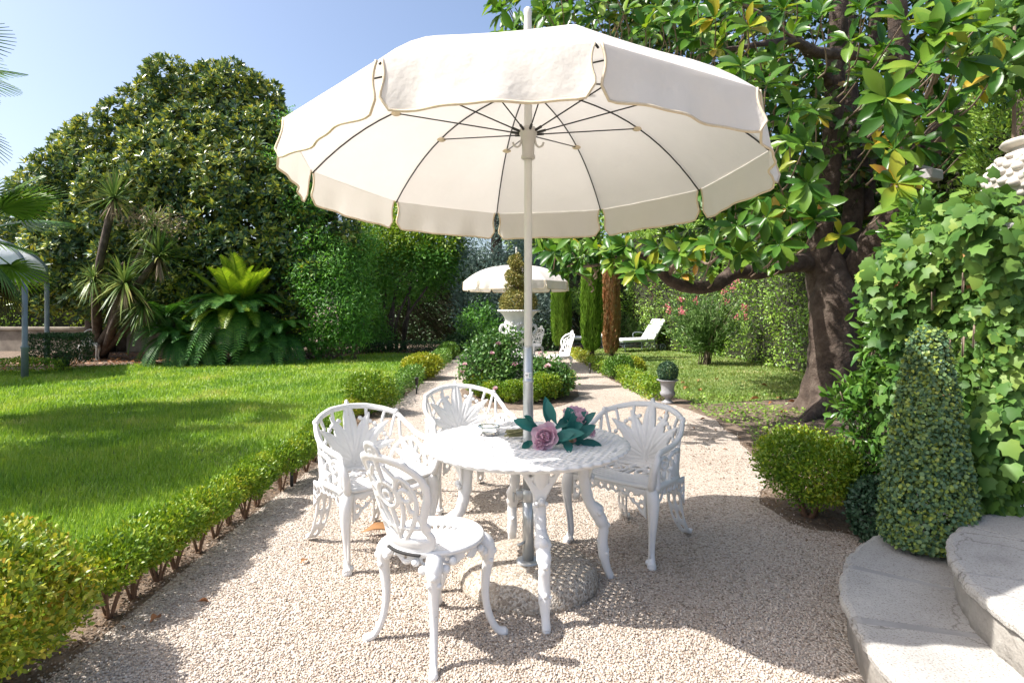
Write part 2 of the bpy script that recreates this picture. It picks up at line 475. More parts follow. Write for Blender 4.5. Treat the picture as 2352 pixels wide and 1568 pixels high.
def stonemat():
    m, n, b, out = newmat('limestone_step')
    a = noise(n, 2.2, 8, 0.7); r = ramp(n, [(0.25, (.25, .24, .22)), (0.42, (.37, .355, .33)), (0.6, (.44, .425, .395)), (0.78, (.50, .48, .44))], a.outputs[0])
    f = noise(n, 130, 2, 0.5); rf = ramp(n, [(0.32, (.62, .60, .57)), (0.46, (1, 1, 1))], f.outputs[0])
    wv = noise(n, 3.0, 4, 0.6); tc = n.nodes.new("ShaderNodeTexCoord"); ad = n.nodes.new("ShaderNodeVectorMath"); ad.operation = 'ADD'
    sc_ = n.nodes.new("ShaderNodeVectorMath"); sc_.operation = 'SCALE'; sc_.inputs['Scale'].default_value = 0.28
    n.links.new(wv.outputs['Color'], sc_.inputs[0]); n.links.new(tc.outputs['Object'], ad.inputs[0]); n.links.new(sc_.outputs[0], ad.inputs[1])
    v = n.nodes.new("ShaderNodeTexVoronoi"); v.feature = 'DISTANCE_TO_EDGE'; v.inputs['Scale'].default_value = 1.25; n.links.new(ad.outputs[0], v.inputs['Vector'])
    rc = ramp(n, [(0.0, (.52, .50, .48)), (0.0018, (.75, .73, .71)), (0.005, (1, 1, 1))], v.outputs['Distance'])
    def mul(x, y):
        q = n.nodes.new("ShaderNodeMix"); q.data_type = 'RGBA'; q.blend_type = 'MULTIPLY'; q.inputs[0].default_value = 1
        n.links.new(x, q.inputs[6]); n.links.new(y, q.inputs[7]); return q.outputs[2]
    n.links.new(mul(mul(r.outputs[0], rf.outputs[0]), rc.outputs[0]), b.inputs['Base Color'])
    b.inputs['Roughness'].default_value = 0.88
    h = n.nodes.new("ShaderNodeMath"); h.operation = 'ADD'; n.links.new(a.outputs[0], h.inputs[0]); n.links.new(f.outputs[0], h.inputs[1])
    bump(n, b, h.outputs[0], 0.5, 0.012)
    return m
M['stone'] = stonemat()
M['stone_side'] = simple('stained_riser', [(0.25, (.16, .15, .135)), (0.5, (.30, .28, .25)), (0.75, (.42, .40, .36))], 5.0, 0.9, 0.8, 20, bdist=.02)
M['mortar'] = simple('grey_mortar', [(0.3, (.26, .255, .245)), (0.7, (.36, .355, .34))], 6, 0.9, 0.3, 60)
M['carved'] = simple('carved_stone', [(0.3, (.36, .33, .29)), (0.7, (.58, .54, .48))], 9, 0.9, 0.5, 30)
M['plaster'] = simple('white_plaster', [(0.3, (.70, .70, .69)), (0.7, (.80, .80, .79))], 3, 0.85, 0.3, 60)
M['wallstone'] = simple('old_garden_wall', [(0.3, (.15, .125, .10)), (0.7, (.30, .26, .21))], 3, 0.95, 0.6, 20)
M['greyiron'] = simple('grey_painted_steel', [(0.3, (.15, .18, .20)), (0.7, (.20, .235, .26))], 6, 0.5)
M['urn_grey'] = simple('grey_lead_urn', [(0.3, (.20, .20, .21)), (0.7, (.29, .29, .30))], 8, 0.6, 0.2, 50)
M['urn_white'] = simple('white_stone_urn', [(0.3, (.62, .615, .60)), (0.7, (.77, .765, .75))], 7, 0.7, 0.35, 50)
M['blackplastic'] = simple('black_plastic', [(0, (.012, .012, .012)), (1, (.025, .025, .025))], 5, 0.4)
M['lampgrey'] = simple('grey_lamp_body', [(0, (.28, .27, .26)), (1, (.36, .35, .34))], 5, 0.5)
M['crumbs'] = leafmat('leaf_crumb', [(0.1, (.09, .055, .03)), (0.5, (.17, .11, .065)), (0.9, (.28, .20, .13))], 0.8, 0.1)
M['deadleaf'] = leafmat('dry_brown_leaf', [(0.1, (.22, .085, .03)), (0.5, (.36, .16, .06)), (0.9, (.42, .24, .11))], 0.5, 0.15)
M['core'] = simple('hedge_gap_shade', [(0.3, (.018, .022, .010)), (0.7, (.045, .05, .02))], 12, 0.95, 0.8, 20, bdist=.05)  # filler tone: shade between hedge leaves put into the colour
M['skirt'] = leafmat('dry_palm_leaf', [(0.2, (.20, .14, .085)), (0.7, (.36, .27, .17))], 0.7, 0.15)

M['box'] = leafmat('boxwood_leaf', [(0.05, (0.047, 0.111, 0.011)), (0.35, (0.101, 0.195, 0.015)), (0.65, (0.189, 0.286, 0.022)), (0.85, (0.338, 0.377, 0.033)), (0.98, (0.486, 0.390, 0.044))], 0.38, 0.28, 3.0, 0.45, (1.2, 1.15, .6))
M['box_dark'] = leafmat('clipped_box_leaf', [(0.10, (0.046, 0.111, 0.017)), (0.50, (0.085, 0.182, 0.024)), (0.90, (0.156, 0.260, 0.042))], 0.4, 0.25, 3.0, 0.4, (1.2, 1.15, .6))
M['box_gold'] = leafmat('golden_box_leaf', [(0.05, (.10, .16, .012)), (0.4, (.20, .26, .02)), (0.75, (.33, .34, .03)), (0.95, (.42, .30, .05))], 0.4, 0.3, 4.0, 0.4, (1.2, 1.1, .6))
M['box_orange'] = leafmat('yellowing_box_leaf', [(0.05, (.06, .13, .012)), (0.3, (.14, .22, .018)), (0.55, (.25, .31, .028)), (0.78, (.36, .33, .04)), (0.93, (.46, .20, .05))], 0.38, 0.3, 3.0, 0.35, (1.2, 1.1, .6))
M['magleaf'] = leafmat('magnolia_leaf', [(0.05, (.016, .052, .010)), (0.32, (.036, .105, .016)), (0.56, (.075, .165, .022)), (0.76, (.15, .24, .03)), (0.86, (.30, .29, .03)), (0.93, (.50, .24, .03)), (0.99, (.34, .13, .04))], 0.30, 0.32, 1.2, 0.36, (1.4, 1.35, .5), spec=0.24)
M['magback'] = leafmat('magnolia_leaf_shade_tone', [(0.05, (.016, .045, .010)), (0.5, (.035, .085, .016)), (0.82, (.075, .125, .024)), (0.95, (.28, .15, .04))], 0.28, 0.28, 1.2, 0.3, (1.3, 1.2, .5))  # darker copy of the magnolia leaf, inner-crown shade put into the colour
M['darktree'] = leafmat('dark_evergreen_leaf', [(0.05, (0.033, 0.076, 0.044)), (0.40, (0.066, 0.128, 0.061)), (0.60, (0.128, 0.199, 0.061)), (0.74, (0.329, 0.378, 0.060)), (0.97, (0.600, 0.600, 0.102))], 0.30, 0.2, 0.9, 0.22, (1.3, 1.1, .5), spec=0.5)
M['vine'] = leafmat('green_climber_leaf', [(0.10, (0.056, 0.155, 0.028)), (0.50, (0.104, 0.264, 0.042)), (0.90, (0.192, 0.372, 0.070))], 0.45, 0.35, 0.8, 0.4, (1.2, 1.2, .6))
M['bright'] = leafmat('yellow_green_leaf', [(0.10, (0.078, 0.163, 0.017)), (0.50, (0.182, 0.288, 0.030)), (0.90, (0.312, 0.388, 0.048))], 0.45, 0.35, 0.7, 0.5, (1.2, 1.2, .6))
M['shrubdark'] = leafmat('dark_shrub_leaf', [(0.10, (0.019, 0.054, 0.018)), (0.50, (0.039, 0.095, 0.029)), (0.90, (0.091, 0.162, 0.046))], 0.45, 0.25, 0.8, 0.4)  # dark green leaf of the back hedges and some shrubs
M['bluecyp'] = leafmat('blue_cypress_needle', [(0.1, (.10, .165, .14)), (0.5, (.17, .24, .205)), (0.9, (.26, .33, .28))], 0.7, 0.15, 0.9, 0.4)
M['cyp'] = leafmat('cypress_needle', [(0.1, (.085, .17, .016)), (0.5, (.15, .28, .024)), (0.9, (.22, .35, .04))], 0.6, 0.25, 2.0, 0.4)
M['deadcyp'] = leafmat('dead_cypress_needle', [(0.08, (.14, .19, .04)), (0.2, (.36, .16, .07)), (0.6, (.50, .24, .11)), (0.95, (.60, .36, .20))], 0.8, 0.15, 5.0, 0.35)
M['hedge'] = leafmat('hedge_leaf', [(0.10, (0.079, 0.160, 0.025)), (0.50, (0.149, 0.264, 0.039)), (0.90, (0.280, 0.400, 0.070))], 0.35, 0.28, 1.0, 0.4, (1.2, 1.1, .6))
M['ivy'] = leafmat('ivy_leaf', [(0.05, (.026, .075, .018)), (0.35, (.055, .125, .026)), (0.7, (.10, .19, .038)), (0.95, (.21, .28, .05))], 0.46, 0.28, 1.4, 0.35, (1.2, 1.2, .6), spec=0.2)
M['camellia'] = leafmat('pointed_shrub_leaf', [(0.05, (0.030, 0.086, 0.018)), (0.50, (0.060, 0.149, 0.023)), (0.90, (0.119, 0.225, 0.036))], 0.25, 0.28, 2.0, 0.3, (1.2, 1.2, .6), spec=0.6)
M['topiary'] = leafmat('artificial_topiary_leaf', [(0.08, (0.066, 0.138, 0.075)), (0.40, (0.108, 0.198, 0.092)), (0.65, (0.168, 0.258, 0.081)), (0.85, (0.264, 0.336, 0.052)), (0.97, (0.360, 0.384, 0.069))], 0.45, 0.2, 5.0, 0.15)
M['topdark'] = leafmat('dark_topiary_leaf', [(0.1, (.02, .06, .03)), (0.9, (.06, .125, .06))], 0.45, 0.15, 5.0, 0.2)
M['spiral'] = leafmat('olive_topiary_leaf', [(0.1, (.12, .135, .025)), (0.5, (.22, .22, .045)), (0.9, (.36, .27, .09))], 0.5, 0.2, 4.0, 0.3)
M['rose'] = leafmat('rose_leaf', [(0.1, (.035, .095, .024)), (0.5, (.07, .16, .035)), (0.9, (.14, .23, .06))], 0.4, 0.28, 2.0, 0.35, (1.2, 1.2, .7))
M['rosepetal'] = leafmat('pale_pink_petal', [(0.1, (.72, .42, .48)), (0.9, (.80, .62, .60))], 0.6, 0.3)
M['cycad'] = leafmat('cycad_leaflet', [(0.10, (0.026, 0.091, 0.021)), (0.50, (0.051, 0.147, 0.026)), (0.90, (0.109, 0.224, 0.039))], 0.45, 0.25, 1.0, 0.5, (1.2, 1.2, .5), spec=0.25)
M['cycad_new'] = leafmat('young_cycad_leaflet', [(0.1, (.11, .20, .018)), (0.5, (.19, .29, .025)), (0.9, (.29, .35, .04))], 0.35, 0.35, 1.0, 0.4, (1.2, 1.2, .5))
M['yucca'] = leafmat('sword_leaf', [(0.10, (0.054, 0.121, 0.030)), (0.45, (0.121, 0.203, 0.042)), (0.80, (0.257, 0.311, 0.072)), (0.97, (0.432, 0.324, 0.144))], 0.4, 0.22, 1.0, 0.3)
M['palm'] = leafmat('fan_palm_leaf', [(0.10, (0.048, 0.120, 0.022)), (0.50, (0.102, 0.204, 0.033)), (0.90, (0.216, 0.300, 0.055))], 0.35, 0.3, 0.6, 0.5, (1.2, 1.2, .5))
M['palm_old'] = leafmat('old_fan_palm_leaf', [(0.1, (.06, .06, .02)), (0.9, (.20, .15, .06))], 0.5, 0.2)
M['oleander'] = leafmat('oleander_leaf', [(0.10, (0.077, 0.162, 0.046)), (0.50, (0.140, 0.257, 0.065)), (0.90, (0.238, 0.365, 0.117))], 0.4, 0.28, 1.5, 0.3)
M['oleanderpetal'] = leafmat('coral_pink_petal', [(0.1, (.62, .14, .18)), (0.9, (.74, .28, .30))], 0.6, 0.3)
M['peony'] = leafmat('mauve_pink_petal', [(0.1, (.74, .46, .57)), (0.5, (.80, .57, .67)), (0.9, (.86, .70, .76))], 0.7, 0.35, 20, 0.4)
M['silkleaf'] = leafmat('teal_silk_leaf', [(0.1, (.018, .13, .115)), (0.9, (.03, .19, .16))], 0.5, 0.2)
M['silkstem'] = simple('olive_wire_stem', [(0.3, (.13, .13, .05)), (0.7, (.22, .21, .10))], 30, 0.6)
M['bud'] = simple('pink_green_bud', [(0.4, (.16, .17, .06)), (0.6, (.36, .15, .16))], 40, 0.6)
def glassmat():
    m, n, b, out = newmat('clear_glass')
    b.inputs['Base Color'].default_value = (.95, .97, .97, 1); b.inputs['Roughness'].default_value = 0.03
    b.inputs['Transmission Weight'].default_value = 1.0; b.inputs['IOR'].default_value = 1.22
    return m
M['glass'] = glassmat()

# ------------------------------------------------------------------ the setting
def sheet(name, poly, z, mat, n=1):
    if len(poly) > 4:
        Q = []
        for i in range(len(poly)):
            a, b = np.array(poly[i], float), np.array(poly[(i+1) % len(poly)], float); L = np.linalg.norm(b - a); m = max(1, int(L/.12)) if L < 8 else 1
            Q += [tuple(a + (b - a)*k/m + (rng.normal(size=2)*.022 if k else 0)) for k in range(m)]
        poly = Q
    V = [(x, y, z) for x, y in poly]
    o = obj(name, V, [tuple(range(len(V)))], mat, None, False)
    return tag(o, kind='structure')

sheet('ground', [(-400, -60), (400, -60), (400, 700), (-400, 700)], 0.0, M['soil'])
STEP_C = np.array((2.89, 1.90))
GRAVEL = [(-1.80, -4), (-1.78, 4.5), (-1.72, 6.5), (-1.70, 8.5), (-1.62, 12), (-1.55, 17.0), (-1.3, 18.6), (1.6, 18.6), (1.72, 17), (1.80, 13.5), (1.92, 11),
          (2.02, 9.6), (2.15, 8.9), (2.42, 8.2), (2.55, 7.5), (2.40, 6.3), (2.22, 5.3), (2.02, 4.75), (1.80, 4.35), (1.84, 3.95), (2.15, 3.72), (2.6, 3.62), (7, 3.6), (7, -4)]
sheet('gravel_path', GRAVEL, 0.004, M['gravel'])
LAWN_L = [(-30, -4), (-2.02, -4), (-2.02, 5.0), (-1.98, 8.5), (-1.9, 13), (-1.85, 17.2), (-4.0, 17.4), (-5.0, 15.6), (-6.2, 14.6), (-7.4, 14.3), (-9.0, 14.1), (-10.2, 13.2), (-11.4, 12.2), (-14, 11.8), (-30, 11.6)]
LAWN_R = [(2.25, 9.7), (2.75, 8.75), (3.6, 8.9), (4.6, 9.3), (6.3, 9.4), (6.1, 13), (5.7, 17), (4.9, 19.4), (2.2, 19.6), (2.0, 17.0), (2.05, 13)]
sheet('lawn', LAWN_L, 0.008, M['lawn'])
sheet('lawn', LAWN_R, 0.008, M['lawn'])

# loose stones on the path
def pebbles():
    n = 150000
    Y = 1.55/(1 - rng.random(n)*(1 - 1.55/7.5))
    X = (rng.random(n)*2 - 1)*Y*0.88
    jt = rng.normal(size=n)*.07
    keep = inside(GRAVEL, X + jt, Y + jt[::-1]) & (np.hypot(X - STEP_C[0], Y - STEP_C[1]) > 1.66)
    X, Y = X[keep][:80000], Y[keep][:80000]; n = len(X)
    s = rng.uniform(.0030, .0068, n)*np.where(rng.random(n) < .02, 1.5, 1.0)
    base = np.array([(1, 0, 0), (-.9, .2, 0), (.1, 1, 0), (-.1, -1, .1), (0, .1, .8), (0, 0, -.8)])
    A = norm(rng.normal(size=(n, 3))); B = norm(np.cross(A, rng.normal(size=(n, 3)))); C = np.cross(A, B)
    sc3 = s[:, None]*rng.uniform(.7, 1.3, (n, 3))
    Mx = np.stack([A*sc3[:, :1], B*sc3[:, 1:2], C*sc3[:, 2:]], 1)
    V = np.einsum('kc,ncd->nkd', base, Mx) + np.c_[X, Y, 0.004 + s*0.45][:, None, :]
    F0 = np.array([(0, 2, 4), (2, 1, 4), (1, 3, 4), (3, 0, 4), (2, 0, 5), (1, 2, 5), (3, 1, 5), (0, 3, 5)])
    F = (F0[None] + (np.arange(n)*6)[:, None, None]).reshape(-1, 3)
    o = obj('gravel_stones', V.reshape(-1, 3), F, M['pebble'], None, False)
    tag(o, 'loose beige gravel stones covering the path around the table', 'gravel', kind='stuff')
pebbles()

def grass(name, poly, n, ymin, ymax, hmin, hmax, mat, label, power=1.0, hole=None):
    u = rng.random(n*3)
    Y = ymin*(ymax/ymin)**u if power == 1 else ymin/(1 - u*(1 - ymin/ymax))
    X = (rng.random(n*3)*2 - 1)*Y*0.90
    k = inside(poly, X, Y)
    if hole is not None: k &= hole(X, Y)
    X, Y = X[k][:n], Y[k][:n]; n = len(X)
    tuft = np.sin(X*3.1 + 1.3*np.sin(Y*2.3))*np.cos(Y*2.7 + X)*.5 + .5
    h = rng.uniform(hmin, hmax, n)*(0.7 + .6*tuft)
    a = rng.random(n)*2*np.pi
    lean = rng.uniform(.15, .9, n)
    D = np.c_[np.cos(a)*lean, np.sin(a)*lean, np.ones(n)]
    Nn = np.c_[np.cos(a), np.sin(a), np.full(n, .3)]
    wd = np.maximum(.0045, .00125*Y)*rng.uniform(.8, 1.4, n)
    P, Mx = frames(np.c_[X, Y, np.full(n, .006)], D, Nn, h, wd)
    V, F = leaf_mesh('blade', P, Mx)
    o = obj(name, V, F, mat, None, True)
    tag(o, label, 'grass', kind='stuff')
grass('grass', LAWN_L, 150000, 2.3, 17.4, .04, .085, M['grass'], 'bright green lawn grass left of the gravel path', 1)
grass('grass', LAWN_R, 45000, 8.6, 19.6, .025, .05, M['grass_dry'], 'short yellowish lawn grass beyond the magnolia trunk', 1)

# shaded ground cover under the magnolia
def groundcover():
    n = 9000
    X = rng.uniform(2.2, 6.4, n); Y = rng.uniform(4.6, 9.4, n)
    dens = (np.sin(X*2.2 + Y*1.7)*np.cos(Y*1.9 - X) + rng.random(n)*1.2) > 0.35
    k = dens & ~inside(GRAVEL, X, Y) & (X > 2.5 + 0.15*np.sin(Y*3))
    X, Y = X[k], Y[k]; n = len(X)
    P, Mx = frames(np.c_[X, Y, rng.uniform(.01, .05, n)], np.c_[rng.normal(size=(n, 2)), np.full(n, .4)], np.c_[rng.normal(size=(n, 2))*.4, np.ones(n)], rng.uniform(.03, .06, n), rng.uniform(.02, .035, n))
    V, F = leaf_mesh('small', P, Mx)
    tag(obj('ground_cover', V, F, M['hedge'], None), 'patchy low ground cover on the soil under the magnolia', 'ground cover', kind='stuff')
groundcover()

# leaf litter on the beds at the back left
def litter():
    n = 5000
    X = np.r_[rng.uniform(-13, -7, n//2), rng.uniform(-8, -1.5, n//2)]; Y = np.r_[rng.uniform(12.0, 17.4, n//2), rng.uniform(14.3, 18.5, n//2)]
    k = ~inside(LAWN_L, X, Y) & ~inside(GRAVEL, X, Y); X, Y = X[k], Y[k]; n = len(X)
    P, Mx = frames(np.c_[X, Y, np.full(n, .02)], np.c_[rng.normal(size=(n, 2)), rng.uniform(-.1, .3, n)], np.c_[rng.normal(size=(n, 2))*.35, np.ones(n)], rng.uniform(.07, .14, n), rng.uniform(.03, .06, n))
    V, F = leaf_mesh('small', P, Mx)
    tag(obj('leaf_litter', V, F, M['deadleaf'], None), 'brown leaf litter on the soil below the big dark tree', 'leaf litter', kind='stuff')
litter()
def debris():
    n = 7000
    X = np.r_[rng.uniform(1.7, 3.2, n//2), rng.normal(-1.90, .09, n//2)]; Y = np.r_[rng.uniform(3.5, 6.2, n//2), rng.uniform(1.6, 9, n//2)]
    k = (~inside(GRAVEL, X, Y)) | (rng.random(n) < .12); X, Y = X[k], Y[k]; n = len(X)
    P, Mx = frames(np.c_[X, Y, np.full(n, .012)], np.c_[rng.normal(size=(n, 2)), rng.uniform(-.1, .4, n)], np.c_[rng.normal(size=(n, 2))*.5, np.ones(n)], rng.uniform(.012, .035, n), rng.uniform(.008, .018, n))
    V, F = leaf_mesh('small', P, Mx)
    tag(obj('leaf_crumbs', V, F, M['crumbs'], None), 'crumbled brown leaf bits on the soil along the box plants', 'leaf litter', kind='stuff')
debris()

# ------------------------------------------------------------------ round stone steps
def arc_slab(a0, a1, r0, r1, z0, z1, n=14, jag=0.0, seed=0):
    rg = np.random.default_rng(seed)
    a = np.linspace(R(a0), R(a1), n); V = []
    ro = r1 + jag*rg.normal(size=n)
    bev = 0.012
    def ring(rr, z): return np.c_[STEP_C[0] + rr*np.cos(a), STEP_C[1] + rr*np.sin(a), np.full(n, z)]
    rows = [ring(np.full(n, r0), z1), ring(ro - bev*2.2, z1), ring(ro - bev*.5, z1 - bev*.6), ring(ro, z1 - bev*2), ring(ro - .004, z0 + .008), ring(ro - .012, z0), ring(np.full(n, r0), z0)]
    V = np.vstack(rows); F = []
    m = len(rows)
    for k in range(m):
        k2 = (k + 1) % m
        for i in range(n - 1):
            F.append((k*n + i, k2*n + i, k2*n + i + 1, k*n + i + 1))
    F.append(tuple(k*n for k in range(m - 1, -1, -1))); F.append(tuple(k*n + n - 1 for k in range(m)))
    return V, F
st = thing('garden_steps', 'pair of worn half-round pale stone steps beside the ivy', 'steps', (*STEP_C, 0))
for (r0, r1, zt, joints, sd) in ((1.10, 1.62, 0.21, (96, 121, 143.5, 163, 184, 215, 250), 1), (0.30, 1.22, 0.40, (92, 128, 158, 190, 230, 268), 9)):
    zb = zt - 0.055
    V, F = arc_slab(joints[0], joints[-1], r0, r1 - 0.028, zb - 0.16, zb, 60, 0.003, sd)
    obj('riser', V, F, M['stone_side'], st, True, True)
    V, F = arc_slab(joints[0] + .3, joints[-1] - .3, r0 + .01, r1 - 0.012, zb + .001, zt - 0.0035, 90, 0.004, sd + 4)
    obj('mortar', V, F, M['mortar'], st, False, True)
    for i in range(len(joints) - 1):
        g = 1.5 if zt < .3 else .8
        V, F = arc_slab(joints[i] + g, joints[i+1] - g*.3, r0 + .003*i, r1, zb + .002, zt - rng.random()*.0015, 20, 0.0035, sd*20 + i)
        o = obj('slab', V, F, M['stone'], st, False, True)

# white retaining wall under the ivy
gw = thing('garden_wall', 'white plastered wall end beside the steps under the ivy', 'wall', (2.97, 3.42, 0))
obj('plaster_face', *box((2.99, 3.42, .90), (.94, .80, 1.8), 0, .02), M['plaster'], gw, False, True)
obj('coping', *box((2.99, 3.42, 1.83), (1.0, .86, .06), 0, .012), M['stone'], gw, False, True)

# ------------------------------------------------------------------ parasols
def make_parasol(rim_z, base_z, rise=0.40, RR=1.187, tilt=R(4.6), label='', group='white garden parasols', full=True, loc=(0, 0, 0), phase=None):
    t = thing('parasol', label, 'parasol', loc, 0, group)
    nr = 10; ph = phase
    piv = np.array((0, 0, rim_z))
    ct, stt = math.cos(-tilt), math.sin(-tilt)
    def T(P):
        P = np.asarray(P, float).reshape(-1, 3) - piv
        y = P[:, 1]*ct - P[:, 2]*stt; z = P[:, 1]*stt + P[:, 2]*ct
        return np.c_[P[:, 0], y, z] + piv
    def prof(s): return rim_z + rise*(1 - s**2.9)
    for k in range(nr):
        a0, a1 = ph + 2*np.pi*k/nr, ph + 2*np.pi*(k+1)/nr
        ns, na = 14, 11
        V = []
        for s in np.linspace(0.03, 1, ns):
            for u in np.linspace(0, 1, na):
                p0 = np.array((math.cos(a0), math.sin(a0)))*s*RR; p1 = np.array((math.cos(a1), math.sin(a1)))*s*RR
                p = p0*(1 - u) + p1*u
                sag = 0.020*math.sin(math.pi*u)*s*(1.25 - s)
                V.append((p[0], p[1], prof(s) - sag))
        V = T(V); F = [(i*na + j, (i+1)*na + j, (i+1)*na + j + 1, i*na + j + 1) for i in range(ns - 1) for j in range(na - 1)]
        pan = obj('canopy_panel', V, F, M['canvas'], t)
        # hanging flap with rounded lower corners
        c0 = np.array((math.cos(a0), math.sin(a0), 0))*RR; c1 = np.array((math.cos(a1), math.sin(a1), 0))*RR
        nm = norm((c0 + c1)[None])[0]; ed = norm((c1 - c0)[None])[0]
        Lc = np.linalg.norm(c1 - c0); H = 0.185; rc = 0.045; nu, nv = 25, 8
        top_in = 0.010
        V = []; rimline = []
        pr = random.random()*6; amp = 0.010 + 0.008*random.random()
        for j in range(nv):
            v = j/(nv - 1)
            for i in range(nu):
                u = i/(nu - 1)
                x = (u - .5)
                inset = top_in + 0.022*math.exp(-v*6)*0
                hw = Lc/2 - 0.012 - 0.012*math.sin(math.pi*min(1, v*1.15))
                # rounded corners at top (notch) and bottom
                d = abs(x)*2*hw
                yb = H
                if d > hw - rc: yb = H - rc + math.sqrt(max(0, rc*rc - (d - (hw - rc))**2))
                yt = 0.0
                z = yt + (yb - yt)*v
                flare = 0.015*v + amp*math.sin(u*9 + pr)*v*v + 0.006*math.sin(u*23 + pr*2)*v
                p = (c0 + c1)/2 + ed*(x*2*hw) + nm*(0.0008 + flare) + np.array((0, 0, rim_z + .003 - z))
                V.append(p)
        V = T(np.array(V)); F = [(j*nu + i, j*nu + i + 1, (j+1)*nu + i + 1, (j+1)*nu + i) for j in range(nv - 1) for i in range(nu - 1)]
        obj('valance', V, F, M['canvas'], pan)
        G = V.reshape(nv, nu, 3)
        path = np.vstack([G[:, 0], G[-1, 1:-1], G[::-1, -1]])
        obj('edge_tape', *tube(path, 0.0055 if full else .007, 5, None, True), M['piping'], pan)
    # ribs, stretchers
    hub_z = rim_z + 0.115
    for k in range(nr):
        a = ph + 2*np.pi*k/nr; d = np.array((math.cos(a), math.sin(a), 0))
        P = np.array([d*s*RR*0.995 + np.array((0, 0, prof(s) - 0.012)) for s in np.linspace(.04, 1, 16)])
        rb = obj('rib', *tube(T(P), 0.0042, 6), M['rib'], t)
        s = 0.60; pe = d*s*RR + np.array((0, 0, prof(s) - 0.02)); ps = d*0.045 + np.array((0, 0, hub_z + .03))
        obj('stretcher', *tube(T([ps, ps + (pe - ps)*.07, ps + (pe - ps)*.0701, pe]), np.array([.007, .007, .0036, .0036]), 6), M['rib'], rb)
        obj('pad', *ball(T(pe + np.array((0, 0, -.002)))[0], (.028, .028, .012), 8, 5), M['piping'], rb)
    top = rim_z + rise
    obj('pole', *tube(np.array([(0, 0, 0.78 if full else base_z), (0, 0, top - .02)]), 0.0205, 16), M['pole'], t)
    obj('finial', *tube(T([(0, 0, top - .03, ), (0, 0, top + .02), (0, 0, top + .37), (0, 0, top + .375), (0, 0, top + .405), (0, 0, top + .415)]), np.array([.034, .032, .019, .021, .021, .012]), 12), M['pole'], t)
    mb = MB(); mb.add(*lathe([(.030, hub_z - .11), (.036, hub_z - .105), (.036, hub_z - .09), (.031, hub_z - .085), (.033, hub_z - .03), (.038, hub_z), (.046, hub_z + .02), (.046, hub_z + .04), (.036, hub_z + .055), (.024, hub_z + .056)], 20))
    for sgn, an in ((-1, 0.3), (1, -0.3)):
        d = np.array((sgn*math.cos(an), -math.sin(abs(an)), 0))
        hk = [d*.034 + (0, 0, hub_z + .01), d*.04 + (0, 0, hub_z - .03), d*.055 + (0, 0, hub_z - .05), d*.075 + (0, 0, hub_z - .045), d*.082 + (0, 0, hub_z - .028)]
        mb.add(*tube(np.array(hk), .0055, 6, 12))
    mb.build('runner_hub', M['hub'], t)
    if full:
        obj('lower_pole', *tube(np.array([(0, 0, base_z), (0, 0, .50)]), 0.029, 18), M['pole_steel'], t)
        obj('pole_sleeve', *tube(np.array([(0, 0, .50, .0275), (0, 0, .78, .0275), (0, 0, 1.045, .0255), (0, 0, 1.05, .0285), (0, 0, 1.06, .0285), (0, 0, 1.065, .025), (0, 0, 1.22, .0245), (0, 0, 1.235, .021)]), None, 18), M['pole_steel'], t)
        mb = MB(); mb.add(*lathe([(.031, .44), (.034, .445), (.034, .50), (.031, .505)], 16)); mb.add(*box((-.045, -.005, .475), (.035, .03, .05), 0, .004)); mb.add(*tube(np.array([(-.06, -.01, .475), (-.075, -.015, .49), (-.075, -.015, .44)]), .006, 6))
        mb.build('clamp', M['pole_steel'], t)
        obj('base_flange', *lathe([(.062, base_z - .004), (.062, base_z + .012), (.05, base_z + .016), (.029, base_z + .016)], 20), M['pole_steel'], t)
        obj('lock_screw', *tube(np.array([(-.02, -.02, base_z + .11), (-.055, -.035, base_z + .10)]), .007, 6), M['pole_steel'], t)
        # sticker wrapped on the sleeve
        a = np.linspace(R(-135), R(-52), 12); V = []; F = []
        for zz in (1.072, 1.102):
            V += [(.0262*math.cos(q), .0262*math.sin(q), zz) for q in a]
        F = [(i, i + 1, 12 + i + 1, 12 + i) for i in range(11)]
        stk = obj('sticker', V, F, M['cushion'], t)
        mb = MB()
        def mark(a0, a1, z0, z1):
            q = np.linspace(R(a0), R(a1), 6); V = [(.0266*math.cos(s), .0266*math.sin(s), z0) for s in q] + [(.0266*math.cos(s), .0266*math.sin(s), z1) for s in q]
            mb.add(V, [(i, i + 1, 7 + i, 6 + i) for i in range(5)])
        mark(-80, -58, 1.094, 1.097); mark(-80, -58, 1.078, 1.081); mark(-80, -76, 1.0815, 1.0935); mark(-62, -58, 1.0815, 1.0935); mark(-73, -67, 1.085, 1.090)
        mb.build('printed_emblem', M['sticker'], t); stk
        mb = MB(); mark(-125, -90, 1.087, 1.090); mark(-122, -95, 1.081, 1.083); mb.build('printed_lettering', M['blackplastic'], t)
    else:
        obj('base_plate', *lathe([(.28, -base_z*0 + .0), (.28, .05), (.24, .09), (.03, .10)], 24), M['pebblecrete'], t)
    return t
M['sticker'] = simple('green_sticker_print', [(0, (.02, .22, .12)), (1, (.03, .26, .15))], 5, 0.5)
PX, PY = 0.083, 3.07
make_parasol(2.187, 0.125, rise=.405, label='large cream parasol with scalloped valance standing through the white table', full=True, loc=(PX, PY, 0), phase=-2.036)
make_parasol(1.93, 0.10, rise=.38, RR=1.20, tilt=R(1.0), label='white parasol open behind the urn with the spiral topiary', full=False, loc=(0.10, 13.4, 0), phase=0.2)

pb = tag(obj('pebble_base', *lathe([(.36, -.01), (.362, .03), (.345, .075), (.31, .105), (.24, .122), (.12, .128), (.02, .129)], 56, (0, 0, 0)), M['pebblecrete'], None), 'round pebble-faced concrete weight holding the parasol pole under the table', 'weight')
pb.location = (PX + .005, PY + .06, 0)

